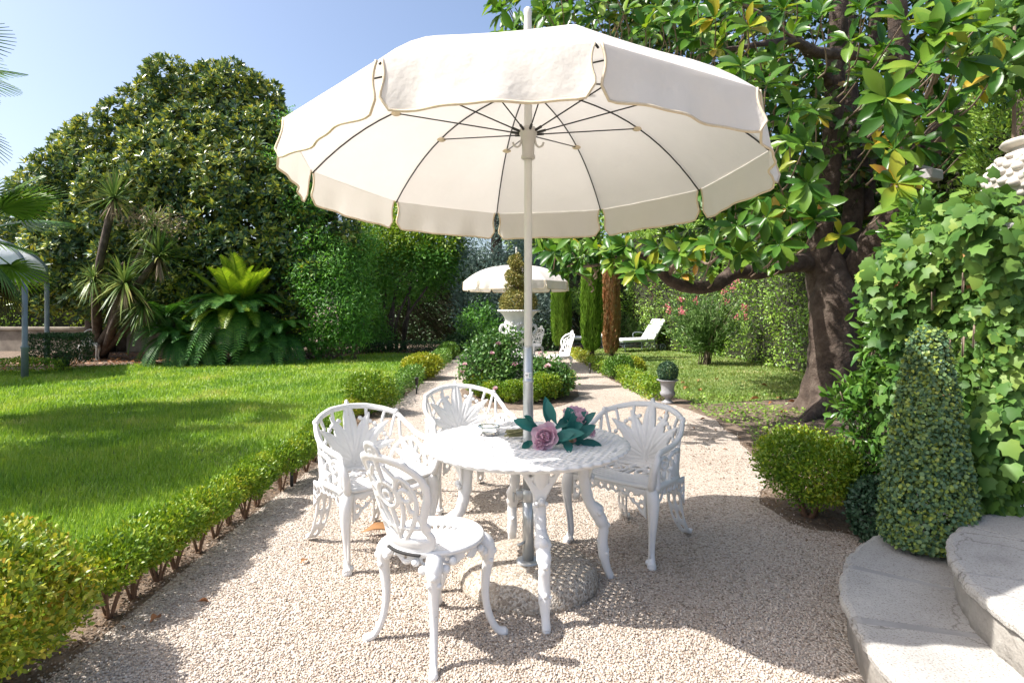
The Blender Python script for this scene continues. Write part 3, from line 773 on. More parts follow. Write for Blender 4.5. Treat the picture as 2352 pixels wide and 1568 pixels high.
# ------------------------------------------------------------------ cast-iron armchair (faces -y)
ARM_A, ARM_B, ARM_F = 0.30, 0.235, 0.20
_t = np.linspace(0, np.pi/2, 60); _qx, _qy = ARM_A*np.sin(_t), ARM_B*np.cos(_t)
_ql = np.r_[0, np.cumsum(np.hypot(np.diff(_qx), np.diff(_qy)))]; QL = _ql[-1]; UL = QL + ARM_F
ZT_U = [0, .10, .19, .26, .33, .41, .50, UL - .03, UL]; ZT_Z = [.805, .798, .775, .752, .690, .648, .635, .628, .61]
def arm_map(u, v, w):
    u = np.asarray(u); s = np.sign(u); a = np.abs(u)
    x = np.where(a < QL, np.interp(a, _ql, _qx), ARM_A); y = np.where(a < QL, np.interp(a, _ql, _qy), -(a - QL))
    nx = np.where(a < QL, np.interp(a, _ql, np.sin(_t)*ARM_B), 1.0); ny = np.where(a < QL, np.interp(a, _ql, np.cos(_t)*ARM_A), 0.0)
    ln = np.hypot(nx, ny) + 1e-9; nx, ny = nx/ln, ny/ln
    k = np.clip((v - .43)/.4, 0, 1.2)
    fl = 0.085*k**1.2*(0.35 + 0.65*np.clip(ny, 0, 1)) - .012*np.sin(k*np.pi)
    return np.c_[s*(x + nx*(fl + w)), y + ny*(fl + w), v]
def arm_f(U, V):
    A = np.abs(U)
    zt = np.interp(A, ZT_U, ZT_Z)
    f = stroke(A, V, [(0, .445), (UL, .445)], .016)
    f = np.maximum(f, .015 - np.abs(V - zt)*.93)
    f = np.maximum(f, stroke(A, V, [(UL - .01, .44), (UL - .012, .6)], .018))
    for an, L, wd, y0, bd in ((21, .285, .034, .50, .012), (43, .305, .036, .495, .018), (65, .285, .034, .485, .022), (87, .22, .026, .475, .02), (32, .20, .020, .50, .0), (54, .20, .020, .49, .0)):
        f = np.maximum(f, leaf_f(A, V, (0.005, y0), R(an), L, wd, bd))
    f = np.maximum(f, leaf_f(A, V, (0.0, .60), R(158), .15, .014))
    f = np.maximum(f, stroke(A, V, [(.0, .47), (.0, .60)], .016, .010))
    f = np.maximum(f, stroke(A, V, [(.045, .46), (.075, .53)], .010, .006))
    # ties from the leaf tips to the rail
    for p in ([(.10, .745), (.10, .80)], [(.185, .70), (.20, .765)], [(.235, .61), (.255, .73)], [(.30, .60), (.285, .71)]):
        f = np.maximum(f, stroke(A, V, p, .008))
    # fans on the sides
    for an, L, wd in ((-62, .17, .020), (-34, .19, .021), (-6, .165, .020), (24, .14, .017), (54, .12, .015)):
        f = np.maximum(f, leaf_f(A, V, (.395, .455), R(an), L, wd*1.15, .008))
    f = np.maximum(f, stroke(A, V, arc_pts(.395, .45, .155, R(10), R(172), 20), .011))
    f = np.maximum(f, stroke(A, V, arc_pts(.395, .45, .085, R(5), R(175), 14), .009))
    f = np.maximum(f, stroke(A, V, arc_pts(UL - .075, .545, .062, R(-100), R(190), 18, .045), .0095))
    f = np.maximum(f, stroke(A, V, arc_pts(UL - .075, .545, .028, R(0), R(300), 12, .012), .008))
    # beads on the arcs
    for q in np.linspace(R(20), R(160), 9):
        f = np.maximum(f, .016 - np.hypot(A - .395 - .155*np.cos(q), V - .45 - .155*np.sin(q)))
    f = np.minimum(f, zt + .015 - V)
    # beaded bows between the leaves
    for r0_ in (.165, .235):
        for q in np.linspace(R(16), R(80), 7 if r0_ < .2 else 10):
            f = np.maximum(f, np.minimum(.0125 - np.hypot(A - r0_*np.sin(q), V - .50 - r0_*np.cos(q)), zt - V))
    # finial leaf in the middle
    f = np.maximum(f, leaf_f(A, V, (0, .545), 0, .305, .040))
    vein = np.abs(A) - .004
    return f
def arm_groove(U, V):
    A = np.abs(U); d = np.full(U.shape, 9.0)
    for an, L, y0 in ((0, .30, .545), (21, .27, .50), (43, .29, .495), (65, .27, .485), (87, .2, .475)):
        d = np.minimum(d, seg_d(A, V, (0.01*(an > 0), y0), (math.sin(R(an))*L, y0 + math.cos(R(an))*L))[0])
    for an, L in ((-62, .17), (-34, .19), (-6, .165), (24, .14), (54, .12)):
        d = np.minimum(d, seg_d(A, V, (.395, .455), (.395 + math.sin(R(an))*L, .455 + math.cos(R(an))*L))[0])
    return 1 - .65*np.exp(-(d/.0055)**2)
def make_armchair():
    t = thing('garden_armchair', 'x', 'armchair', (0, 0, 0), 0, 'white cast-iron armchairs round the table')
    us = np.linspace(-UL - .01, UL + .01, 221); vs = np.linspace(.425, .86, 80)
    b = obj('backrest', *lace(arm_f, us, vs, .017, arm_map, .026, True, arm_groove), M['iron'], t)
    uu = np.linspace(-UL, UL, 80)
    rail = arm_map(uu, np.interp(np.abs(uu), ZT_U, ZT_Z) + .004, 0*uu)
    ends = np.array([(.313, -.215, .60), (.312, -.243, .575), (.300, -.250, .53), (.287, -.235, .475), (.275, -.222, .43)])
    left = ends*np.array((-1, 1, 1))
    path = np.vstack([left[::-1], rail, ends]); rad = np.r_[[.022, .021, .021, .020, .018], np.full(80, .0135), [.018, .020, .021, .021, .022]]
    obj('top_rail', *tube(path, rad, 8), M['iron'], b)
    for s in (-1, 1):
        kp = arm_map(np.array([s*.262]), np.array([.757]), np.array([0.0]))[0]
        obj('knob', *ball(kp, .020, 8, 5), M['iron'], b)
    # seat
    def sd(U, V):
        rear = 1 - np.hypot(U/.292, np.maximum(V, 0)/.232); rear = rear*.235
        return np.minimum(np.minimum(rear, .292 - np.abs(U)), V + .232)
    def seat_f(U, V):
        d = sd(U, V)
        f = .026 - np.abs(d - .026)
        f = np.maximum(f, stroke(U, V, [(-.27, -.055), (.27, -.055)], .014))
        for y in (-.195, -.160, -.125, -.090): f = np.maximum(f, .0145 - np.abs(V - y))
        for s in (-1, 1):
            f = np.maximum(f, stroke(U, V, arc_pts(s*.10, .045, .062, 0, 2*np.pi, 22), .011))
            f = np.maximum(f, stroke(U, V, arc_pts(s*.10, .045, .03, 0, 1.6*np.pi, 12, .012), .008))
            f = np.maximum(f, stroke(U, V, arc_pts(s*.215, .0, .048, 0, 2*np.pi, 18), .010))
            f = np.maximum(f, stroke(U, V, [(s*.03, .20), (s*.06, .11)], .010)); f = np.maximum(f, stroke(U, V, [(s*.16, .15), (s*.13, .10)], .010))
        f = np.maximum(f, stroke(U, V, arc_pts(0, .12, .04, 0, 2*np.pi, 16), .010))
        f = np.maximum(f, stroke(U, V, [(0, -.05), (0, .08)], .011))
        return np.minimum(f, d)
    obj('seat', *lace(seat_f, np.linspace(-.30, .30, 121), np.linspace(-.24, .24, 97), .011, lambda u, v, w: np.c_[u, v, .432 + w + .012*(u/.3)**2], .01), M['iron'], t)
    # aprons of cast scrollwork
    def apron_f(W):
        def f(U, V):
            a = np.abs(U)/W
            h = .045 + .125*np.clip((a - .35)/.65, 0, 1)**1.6 + .006*np.cos(U*120)
            d = np.minimum(h - V, V + .002)
            d = np.minimum(d, W - np.abs(U))
            hole = -9*np.ones(U.shape)
            for x, y, r in ((.62, .045, .016), (.76, .06, .018), (.88, .045, .014), (.88, .095, .013), (.45, .026, .009), (.2, .024, .012), (0, .024, .012)):
                hole = np.maximum(hole, r - np.hypot(np.abs(U) - x*W, (V - y)*.9))
            return np.minimum(d, -hole)
        return f
    obj('front_apron', *lace(apron_f(.245), np.linspace(-.25, .25, 101), np.linspace(-.01, .19, 45), .009, lambda u, v, w: np.c_[u, -.218 + w, .424 - v], .010), M['iron'], t)
    for s in (-1, 1):
        obj('side_apron', *lace(apron_f(.19), np.linspace(-.195, .195, 79), np.linspace(-.01, .19, 45), .009, lambda u, v, w, s=s: np.c_[s*(.283 - .0*u) + w, u - .02, .424 - v] if s else None, .010), M['iron'], t)
        P = np.array([(s*.268, -.205, .43, .036), (s*.287, -.222, .37, .036), (s*.288, -.224, .28, .028), (s*.276, -.212, .17, .0205), (s*.270, -.208, .08, .0185), (s*.276, -.218, .035, .022), (s*.286, -.236, .014, .026), (s*.292, -.248, .010, .012)])
        mb = MB(); mb.add(*tube(P, None, 10, 26)); mb.add(*ball((s*.258, -.225, .032), .017, 8, 5)); mb.add(*tube(np.array([(s*.283, -.243, .38), (s*.288, -.250, .30), (s*.277, -.234, .16), (s*.272, -.228, .06)]), .006, 5, 16))
        obj_leg = mb.build('leg', M['iron'], t)
        # rear leg: a pierced leaf curling back
        path = spline(np.array([(s*.175, .195, .43), (s*.18, .24, .34), (s*.185, .255, .22), (s*.20, .285, .11), (s*.215, .345, .03), (s*.22, .385, .035)]), 50)
        T_ = np.gradient(path, axis=0); T_ /= np.linalg.norm(T_, axis=1)[:, None]
        side = np.tile(np.array((1.0, .25*s, 0)), (50, 1)); side = norm(side); nn = np.cross(T_, side)
        vv = np.linspace(0, 1, 50)
        def rmap(u, v, w, path=path, side=side, nn=nn, vv=vv):
            g = lambda A: np.stack([np.interp(v, vv, A[:, i]) for i in range(3)], 1)
            return g(path) + g(side)*np.asarray(u)[:, None] + g(nn)*np.asarray(w)[:, None]
        def rf(U, V):
            wd = np.interp(V, [0, .2, .45, .8, 1], [.060, .050, .042, .030, .020])
            d = np.minimum(wd - np.abs(U), np.minimum(V*.5, (1 - V)*.5) + .004)
            h = np.maximum.reduce([.010 - np.hypot((np.abs(U) - .018), (V - c)*.18) for c in (.18, .36, .52)] + [.008 - np.hypot(U, (V - .70)*.16)])
            return np.minimum(d, -h)
        obj('leg', *lace(rf, np.linspace(-.065, .065, 27), np.linspace(0, 1, 70), .008, rmap, .008), M['iron'], t)
    return t
arm = make_armchair()
arm['label'] = 'white cast-iron armchair on the hedge side, its arm behind the small chair'
arm.location = (-.83, 3.55, 0); arm.rotation_euler = (0, 0, R(43))
a2 = copy_tree(arm); a2['label'] = 'white cast-iron armchair on the far side of the table towards the rose bed'; a2.location = (-.33, 4.42, 0); a2.rotation_euler = (0, 0, R(22))
a3 = copy_tree(arm); a3['label'] = 'white cast-iron armchair on the magnolia side of the table, in parasol shade'; a3.location = (.70, 3.62, 0); a3.rotation_euler = (0, 0, R(-41))

# ------------------------------------------------------------------ round table
def make_table():
    t = thing('garden_table', 'round white pierced cast-iron table with four curved legs', 'table', (PX - .01, PY + .01, 0), R(10))
    Rt = 0.525
    def f(U, V):
        r = np.hypot(U, V); a = np.arctan2(V, U)
        d = Rt + .005*np.cos(a*52) - r
        h = np.full(U.shape, -9.0)
        # rows of staggered slots, turned row by row
        s = .040; i = np.round(V/(s*.80)); off = (i % 2)*.5
        jx = np.round(U/s - off); ux = U - (jx + off)*s; vy = V - i*s*.80
        an = ((i*7 + jx*13) % 5 - 2)*.35
        c_, s_ = np.cos(an), np.sin(an)
        xx = ux*c_ + vy*s_; yy = -ux*s_ + vy*c_
        h = .0066 - np.hypot(xx*.56, yy)
        h = np.where((r > Rt - .028) | (r < .05), -9, h)
        hb = .009 - np.hypot(r - Rt + .016, (np.mod(a, 2*np.pi/52) - np.pi/52)*Rt)*1.3
        return np.minimum(np.minimum(d, -h), r - .026)
    g = np.arange(-.535, .536, .0055)
    obj('top', *lace(f, g, g, .009, lambda u, v, w: np.c_[u, v, .736 + w + .0016*np.sin(u*157)*np.cos(v*140)*(w > 0)], .007), M['iron'], t)
    obj('rim', *tube(np.array([((Rt - .03)*math.cos(q), (Rt - .03)*math.sin(q), .722) for q in np.linspace(0, 2*np.pi, 73)]), .009, 6, None, False), M['iron'], t)
    prof = [(.35, .735, .045), (.335, .66, .038), (.312, .575, .031), (.320, .48, .0265), (.340, .41, .026), (.372, .37, .034), (.385, .345, .033), (.415, .28, .025), (.412, .22, .024), (.413, .16, .026), (.432, .07, .019), (.455, .012, .018), (.468, .006, .010)]
    for q in (R(-90), 0, R(90), R(180)):
        c, s = math.cos(q), math.sin(q)
        mb = MB()
        V_, F_ = tube(np.array([(r*c, r*s, z, w_) for r, z, w_ in prof]), None, 16, 90)
        cen = V_.reshape(90, 16, 3).mean(1); g_ = V_.reshape(90, 16, 3) - cen[:, None]; zz = cen[:, 2]
        k_ = 1 + .10*np.exp(-((zz - .51)/.016)**2) + .12*np.exp(-((zz - .455)/.012)**2) + .14*np.exp(-((zz - .305)/.014)**2) + .10*np.exp(-((zz - .255)/.010)**2) + .16*np.exp(-((zz - .125)/.014)**2) + .02*np.sin(zz*90)
        fl_ = 1 + .10*np.cos(np.arange(16)*np.pi/4)
        mb.add((cen[:, None] + g_*k_[:, None, None]*fl_[None, :, None]).reshape(-1, 3), F_)
        for (r, z, w_) in ((.392, .372, .026), (.350, .405, .020), (.438, .285, .016), (.294, .60, .020), (.396, .205, .017), (.352, .545, .018), (.300, .50, .014), (.435, .155, .014), (.405, .33, .018)):
            mb.add(*ball((r*c, r*s, z), w_, 8, 5))
            for sg in ((-1, 1) if z in (.372, .545, .155) else ()): mb.add(*ball((r*c*.985 - sg*.022*s, r*s*.985 + sg*.022*c, z - .012), w_*.75, 7, 4))
        # pierced bracket under the top
        def bf(U, V):
            d = np.minimum(.105*(1 - V/.19)**1.2 + .022 - np.abs(U), np.minimum(V + .002, .19 - V))
            h = np.maximum.reduce([.011 - np.hypot(np.abs(U) - x, V - y) for x, y in ((.0, .03), (.035, .028), (.07, .025), (.018, .062), (.048, .058), (.0, .095), (.026, .09))])
            return np.minimum(d, -h)
        V_, F_ = lace(bf, np.linspace(-.135, .135, 61), np.linspace(-.01, .20, 48), .007, lambda u, v, w: np.c_[(.355 - .12*v + w)*c - u*s, (.355 - .12*v + w)*s + u*c, .728 - v], .008)
        lg = mb.build('leg', M['iron'], t); obj('bracket', V_, F_, M['iron'], lg)
    for q in (R(45), R(135)):
        c, s = math.cos(q), math.sin(q)
    return t
make_table()

# ------------------------------------------------------------------ cast-iron side chair (faces -y)
def make_chair():
    t = thing('garden_chair', 'x', 'chair', (0, 0, 0), 0, 'white cast-iron side chairs')
    Rs = .205
    def sf(U, V):
        r = np.hypot(U, V); a = np.arctan2(V, U)
        d = Rs - r
        fr = .030 - np.abs(r - (Rs - .030))
        sp = .0070 + .006*np.clip(1 - r/.15, 0, 1) - np.abs(np.mod(a, 2*np.pi/22) - np.pi/22)*r
        sp = np.where((r < .14), sp, -9)
        ring = .012 - np.abs(r - .135)
        mid = .045 - r
        return np.minimum(d, np.maximum.reduce([fr, sp, ring, mid]))
    obj('seat', *lace(sf, np.linspace(-.21, .21, 100), np.linspace(-.21, .21, 100), .010, lambda u, v, w: np.c_[u, v, .448 + w - .014*np.clip(1 - (u*u + v*v)/.025, 0, 1)], .008), M['iron'], t)
    obj('seat_rim', *lathe([(.196, .432), (.208, .438), (.210, .450), (.205, .458), (.193, .458), (.190, .436)], 48, cap=False), M['iron'], t)
    # shield back
    def bf(U, V):
        A = np.abs(U)
        out = [(.0, .455), (.10, .462), (.135, .50), (.115, .545), (.135, .60), (.165, .66), (.160, .72), (.115, .765), (.055, .79), (.0, .795)]
        out = [tuple(p) for p in spline(np.array(out), 40)]
        f = stroke(A, V, out, .015)
        f = np.maximum(f, stroke(A, V, [(0, .475), (.12, .48)], .022))
        f = np.maximum(f, stroke(A, V, [tuple(p) for p in spline(np.array([(.02, .49), (.07, .545), (.112, .62), (.112, .69), (.075, .725), (.045, .68), (.055, .62), (.03, .55), (.012, .52)]), 36)], .0085))
        f = np.maximum(f, stroke(A, V, arc_pts(.080, .66, .022, 0, 2*np.pi, 14), .008))
        f = np.maximum(f, stroke(A, V, [(.08, .60), (.08, .64)], .008)); f = np.maximum(f, stroke(A, V, [(.115, .56), (.09, .60)], .009))
        f = np.maximum(f, stroke(A, V, arc_pts(0, .66, .045, R(-90), R(90), 14), .009)); f = np.maximum(f, stroke(A, V, arc_pts(0, .655, .018, 0, 2*np.pi, 10), .008))
        f = np.maximum(f, stroke(A, V, [(0, .70), (0, .79)], .010)); f = np.maximum(f, stroke(A, V, [(0, .50), (0, .61)], .010))
        f = np.maximum(f, stroke(A, V, [(.03, .76), (.06, .725)], .008)); f = np.maximum(f, stroke(A, V, [(.15, .70), (.11, .69)], .008))
        f = np.maximum(f, stroke(A, V, arc_pts(0, .812, .030, 0, 2*np.pi, 14), .009)); f = np.maximum(f, stroke(A, V, arc_pts(0, .812, .010, 0, 2*np.pi, 8), .008))
        f = np.maximum(f, .018 - np.hypot(A - .168, V - .69)); f = np.maximum(f, .018 - np.hypot(A - .125, V - .545))
        f = np.maximum(f, .017 - np.hypot(A - .115, V - .77)); f = np.maximum(f, stroke(A, V, [(.0, .535), (.11, .54)], .007))
        return f
    def bm(u, v, w):
        a = u/.195 - R(6); rr = .198 + w
        k = np.clip((v - .455)/.36, 0, 1.1)
        return np.c_[np.sin(a)*rr - .175*k**1.15*math.sin(R(6)), np.cos(a)*rr + .175*k**1.15*math.cos(R(6)), .455 + (v - .455)*1.2]
    bk = obj('backrest', *lace(bf, np.linspace(-.20, .20, 101), np.linspace(.43, .86, 106), .011, bm, .014), M['iron'], t)
    # dark bolt slot low on the outside
    q = np.linspace(-.42, .42, 14) - R(6); V = [(math.sin(a)*.222, math.cos(a)*.222, z) for z in (.441, .449) for a in q]
    V2 = [(math.sin(a)*.210, math.cos(a)*.210, z) for z in (.449, .441) for a in q]
    V = V + V2
    F = [(k*14 + i, k*14 + i + 1, ((k+1) % 4)*14 + i + 1, ((k+1) % 4)*14 + i) for k in range(4) for i in range(13)]
    obj('slot', V, F, M['dark_slot'], bk)
    prof = [(.150, .432, .030), (.190, .425, .034), (.222, .395, .036), (.226, .345, .027), (.216, .26, .0205), (.214, .18, .0175), (.228, .10, .016), (.258, .035, .0155), (.285, .016, .019), (.302, .012, .020), (.314, .011, .010)]
    for k in range(4):
        q = R(45 + 90*k); c, s = math.cos(q), math.sin(q)
        mb = MB(); mb.add(*tube(np.array([(r*c, r*s, z, w_) for r, z, w_ in prof]), None, 10, 34))
        for sg in (-1, 1):
            mb.add(*ball((.205*c - sg*.045*s, .205*s + sg*.045*c, .385), .020, 8, 5)); mb.add(*ball((.19*c - sg*.075*s, .19*s + sg*.075*c, .412), .018, 8, 5))
            mb.add(*ball((.236*c - sg*.018*s, .236*s + sg*.018*c, .335), .014, 8, 5))
        mb.add(*ball((.243*c, .243*s, .372), .022, 8, 5)); mb.add(*ball((.228*c, .228*s, .30), .014, 8, 5))
        mb.build('leg', M['iron'], t)
    def af(U, V):
        L = .19
        d = np.minimum(.040 + .010*np.cos(U*60) - V, V + .002)
        h = .010 - np.hypot(np.mod(U, .09) - .045, (V - .02)*1.2)
        return np.minimum(d, -h)
    Lr = .188*2*np.pi
    obj('apron', *lace(af, np.linspace(0, Lr, 181), np.linspace(-.005, .055, 14), .006, lambda u, v, w: np.c_[(.188 + w)*np.cos(u/.188), (.188 + w)*np.sin(u/.188), .436 - v], .006), M['iron'], t)
    return t
ch = make_chair(); ch['label'] = 'small white cast-iron side chair with its back to the box hedge'
ch.location = (-.33, 2.60, 0); ch.rotation_euler = (0, 0, R(140))
c2 = copy_tree(ch); c2['label'] = 'white cast-iron chair beside the rose bed, turned away from the urn'; c2.location = (.92, 11.6, 0); c2.rotation_euler = (0, 0, R(-52))
c3 = copy_tree(ch); c3['label'] = 'white cast-iron chair under the far parasol behind the urn'; c3.location = (.50, 14.2, 0); c3.rotation_euler = (0, 0, R(-40))

# peacock chair under the dark tree
def peacock():
    c = gp(205, 829); t = thing('peacock_chair', 'small weathered white chair with a round fan back below the dark tree', 'chair', c, R(25))
    def f(U, V):
        r = np.hypot(U, V - .40); a = np.arctan2(V - .40, U)
        ring = .016 - np.abs(np.hypot(U, (V - .58)*.92) - .20)
        rr = np.hypot(U, V - .44); aa = np.arctan2(U, V - .44)
        sp = .011 - np.abs(np.mod(aa + np.pi/16, np.pi/8) - np.pi/16)*rr
        sp = np.where((np.hypot(U, (V - .58)*.92) < .20) & (V > .43), sp, -9)
        mid = .012 - np.abs(rr - .12)
        base = stroke(U, V, [(-.12, .42), (.12, .42)], .03)
        hub = .05 - rr
        return np.maximum.reduce([ring, sp, np.where(V > .43, mid, -9), base, hub])
    obj('backrest', *lace(f, np.linspace(-.23, .23, 70), np.linspace(.38, .82, 66), .010, lambda u, v, w: np.c_[u, .19 + (v - .4)*.28 + w - .6*u*u, v], .01), M['iron_old'], t)
    obj('seat', *lathe([(.02, .385), (.22, .385), (.235, .395), (.235, .41), (.02, .415)], 24), M['iron_old'], t)
    for sx in (-1, 1):
        for sy in (-1, 1):
            obj('leg', *tube(np.array([(sx*.17, sy*.15, .39, .035), (sx*.19, sy*.17, .30, .028), (sx*.17, sy*.15, .12, .018), (sx*.20, sy*.18, .0, .022)]), None, 8, 14), M['iron_old'], t)
    obj('apron', *lathe([(.20, .39), (.205, .33), (.19, .325), (.19, .39)], 20, cap=False), M['iron_old'], t)
peacock()

# ------------------------------------------------------------------ on the table
TZ = 0.748
ash = MB()
ash.add(*lathe([(.004, .006), (.045, .006), (.050, .012), (.052, .042), (.055, .047), (.059, .046), (.060, .040), (.056, .002), (.052, 0.0), (.004, 0.0)], 32, cap=True))
o = ash.build('glass_ashtray', M['glass']); o.location = (-.125, 3.235, TZ)
tag(o, 'low round clear glass ashtray on the sunlit side of the table', 'ashtray')

bq = thing('bouquet', 'bouquet of mauve silk peonies with teal leaves lying against the parasol pole', 'bouquet', (PX + .12, PY + .02, TZ))
def pl(x, y, Y): return at(x, y, Y)
for i in range(11):
    r = random.random
    a = np.array((PX - .125 + .03*r(), PY + .055 + .030*r(), TZ + .008 + .035*(i/11.0)))
    b = np.array((PX + .10 + .05*r(), PY + .02 + .05*r(), TZ + .02 + .04*r()))
    obj('stem', *tube(np.array([a, a*.5 + b*.5 + (0, .012, .0), b]), .0048, 6, 8), M['silkstem'], bq, True, True)
PET_V, PET_F = [], []
for j in range(5):
    v = j/4
    for i in range(5):
        u = i/4*2 - 1
        wv = .5*math.sin(math.pi*min(1, .18 + .72*v))**.7
        PET_V.append((u*wv, v, .28*v*v*1.2 + .22*u*u*v - .05*math.sin(u*7)*v))
PET_F = [(j*5 + i, j*5 + i + 1, j*5 + i + 6, j*5 + i + 5) for j in range(4) for i in range(4)]
pet_me = make_mesh('petal', PET_V, PET_F); pet_me.materials.append(M['peony'])
def peony(c, r, axis, layers, name='peony'):
    c = np.array(c) - np.array(bq.location)
    fl = obj(name, *ball(c, r*.22, 8, 5), M['peony'], bq)
    ax = Vector(axis).normalized(); q = ax.to_track_quat('Z', 'Y').to_matrix()
    for L, (n, tilt, sc_, off) in enumerate(layers):
        for k in range(n):
            an = 2*math.pi*(k + .5*(L % 2))/n + random.uniform(-.2, .2)
            mz = Matrix.Rotation(an, 3, 'Z'); mx = Matrix.Rotation(math.pi/2 - tilt + random.uniform(-.12, .12), 3, 'X')
            s = r*sc_*random.uniform(.9, 1.1)
            m3 = q @ mz @ Matrix.Translation((0, 0, 0)).to_3x3() @ mx
            o = bpy.data.objects.new('petal', pet_me); COL.objects.link(o); o.parent = fl
            pos = Vector(c) + (q @ mz @ Vector((0, off*r, -.1*r)))
            o.matrix_basis = Matrix.Translation(pos) @ m3.to_4x4() @ Matrix.Diagonal((s*1.05, s, s*.9, 1))
FULL = [(6, R(18), .80, .06), (7, R(32), .85, .14), (8, R(52), .95, .20), (8, R(76), 1.05, .22)]
SMALL = [(5, R(15), .8, .05), (6, R(35), .9, .15), (6, R(60), .95, .18)]
peony(at(1253, 1002, 2.93), .059, (-.12, -1, .25), FULL)
peony(at(1240, 1018, 2.90), .034, (-.3, -1, -.1), SMALL)
peony(at(1322, 964, 3.06), .063, (.1, -.45, .8), FULL)
peony(at(1350, 990, 3.08), .040, (1, -.5, .1), SMALL)
for (x, y, Y, r) in ((1315, 1007, 2.98, .022), (1332, 985, 3.0, .015)):
    obj('bud', *ball(at(x, y, Y), (r, r, r*.9), 10, 7), M['bud'], bq, True, True)
lv = [(1238, 985, 2.95, (-.8, -.3, .35), .105, .055), (1258, 975, 3.02, (-.05, .1, 1), .105, .05), (1275, 985, 3.0, (.75, .2, .45), .095, .05), (1268, 1010, 2.93, (.8, -.35, .30), .125, .062),
      (1300, 995, 2.99, (.3, -.2, .8), .09, .05), (1318, 1008, 2.98, (.7, -.3, .55), .10, .055), (1335, 985, 3.02, (.55, -.1, .75), .085, .045), (1240, 1000, 2.97, (.1, -.8, -.5), .075, .05),
      (1300, 1012, 2.94, (.1, -.9, -.35), .07, .045), (1330, 1015, 3.0, (.9, -.3, -.1), .085, .045), (1290, 1000, 3.0, (.5, .3, .6), .09, .05), (1225, 1012, 2.98, (-.5, -.6, -.2), .06, .035), (1310, 980, 3.02, (-.2, -.3, .9), .075, .045)]
lv = lv + [(x + random.uniform(-22, 22), y + random.uniform(-14, 10), Y + random.uniform(-.02, .06), tuple(np.array(d) + rng.normal(size=3)*.45), L*.85, W_) for x, y, Y, d, L, W_ in lv]
P = np.array([at(x, y, Y) for x, y, Y, *_ in lv]); P[:, 2] = np.maximum(P[:, 2], TZ + .012)
D = np.array([l[3] for l in lv], float); Nn = np.tile(np.array((0, -1.0, .7)), (len(lv), 1)) + rng.normal(size=(len(lv), 3))*.3
p_, m_ = frames(P, D, Nn, np.array([l[4] for l in lv])*1.35, np.array([l[5] for l in lv])*1.12)
leaf_parts('mag', p_, m_, M['silkleaf'], bq)

# ------------------------------------------------------------------ box plants, balls and low hedges
def box_plant(base, r, h, n, mat, label, group=None, name='box_plant', leaf=(.024, .013), stem=True, zfrac=.30, parts=0, cat='shrub', lumps=5):
    base = np.array(base, float); t = thing(name, label, cat, base, 0, group)
    zc = h*(zfrac + (1 - zfrac)/2); rz = h*(1 - zfrac)/2
    blobs = [(base + (0, 0, zc), (r*.82, r*.82, rz*.92))]
    for k in range(lumps):
        a = 2*math.pi*k/lumps + random.random(); blobs.append((base + (r*.40*math.cos(a), r*.40*math.sin(a), zc + rz*random.uniform(-.25, .40)), (r*.58, r*.58, rz*.60)))
    P, N = shell(blobs, n, .42, .06, .55, front=False)
    P, Mx = clumps(P, N, 1, r*.02, leaf[0], leaf[1], .55, .45, .75, .5)
    foliage(t, 'oval' if parts else 'small', P, Mx, mat, parts)
    if stem:
        for k in range(6):
            a = 2*math.pi*k/6 + random.random(); q = np.array((math.cos(a), math.sin(a), 0)); u_ = random.uniform(.7, 1.3)
            obj('stem', *tube(np.array([base + q*r*.05*u_, base + q*r*.14*u_ + (random.uniform(-.01, .01), random.uniform(-.01, .01), h*zfrac*.6), base + q*r*.5*u_ + (0, 0, zc)]), np.array([.010, .0075, .004])*max(.7, r/.19)*random.uniform(.7, 1.15), 6, 8), M['stem_red'], t, True, True)
    return t

HB = [(251, 1418), (305, 1375), (364, 1333), (402, 1304), (456, 1269), (494, 1234), (525, 1205), (563, 1188), (590, 1163), (646, 1127), (676, 1110), (703, 1084), (722, 1060), (735, 1040)]
protos = []
for i, (x, y) in enumerate(HB):
    b = gp(x, y); b[0] += .0
    if i < 4:
        p = box_plant(b, .185, .40 - .01*i, 3000, M['box'], 'low box plant on bare reddish stems in the row edging the lawn', 'box plants edging the left lawn')
        protos.append(p)
    else:
        p = copy_tree(protos[i % 4]); p.location = b; p.rotation_euler = (0, 0, i*1.7); s = random.uniform(.86, 1.02); p.scale = (s*.92, s*.92, s)
box_plant((-2.02, 2.12, 0), .46, .66, 19000, M['box_orange'], 'large yellowing box bush with orange leaves at the end of the hedge row', None, 'box_bush', (.026, .0145), True, .12, 300, lumps=9)
box_plant((-2.60, 2.75, 0), .22, .36, 3000, M['box_gold'], 'small golden box bush behind the large yellowing bush', None, 'box_bush', (.026, .015))
# three balls and the strips between them along the left of the path
for (x, y, r, h, mt, lab) in ((840, 957, .385, .56, 'box', 'bright green box ball beside the path, biggest of the left row'), (967, 873, .42, .50, 'box_gold', 'yellow-green box ball on the left of the path'), (1028, 826, .30, .46, 'box_dark', 'smooth deep green box ball where the left hedge ends')):
    c = gp(x, y); c[1] += r*.5
    box_plant(c, r, h, 6500, M[mt], lab, 'box balls along the path', 'box_ball', (.035, .018) if y > 900 else (.05, .028), False, .02)
box_plant(gp(812, 962) + (0, .1, 0), .16, .26, 1500, M['box_gold'], 'small yellowish box tuft beside the biggest box ball', None, 'box_tuft', (.03, .016), False, .05)

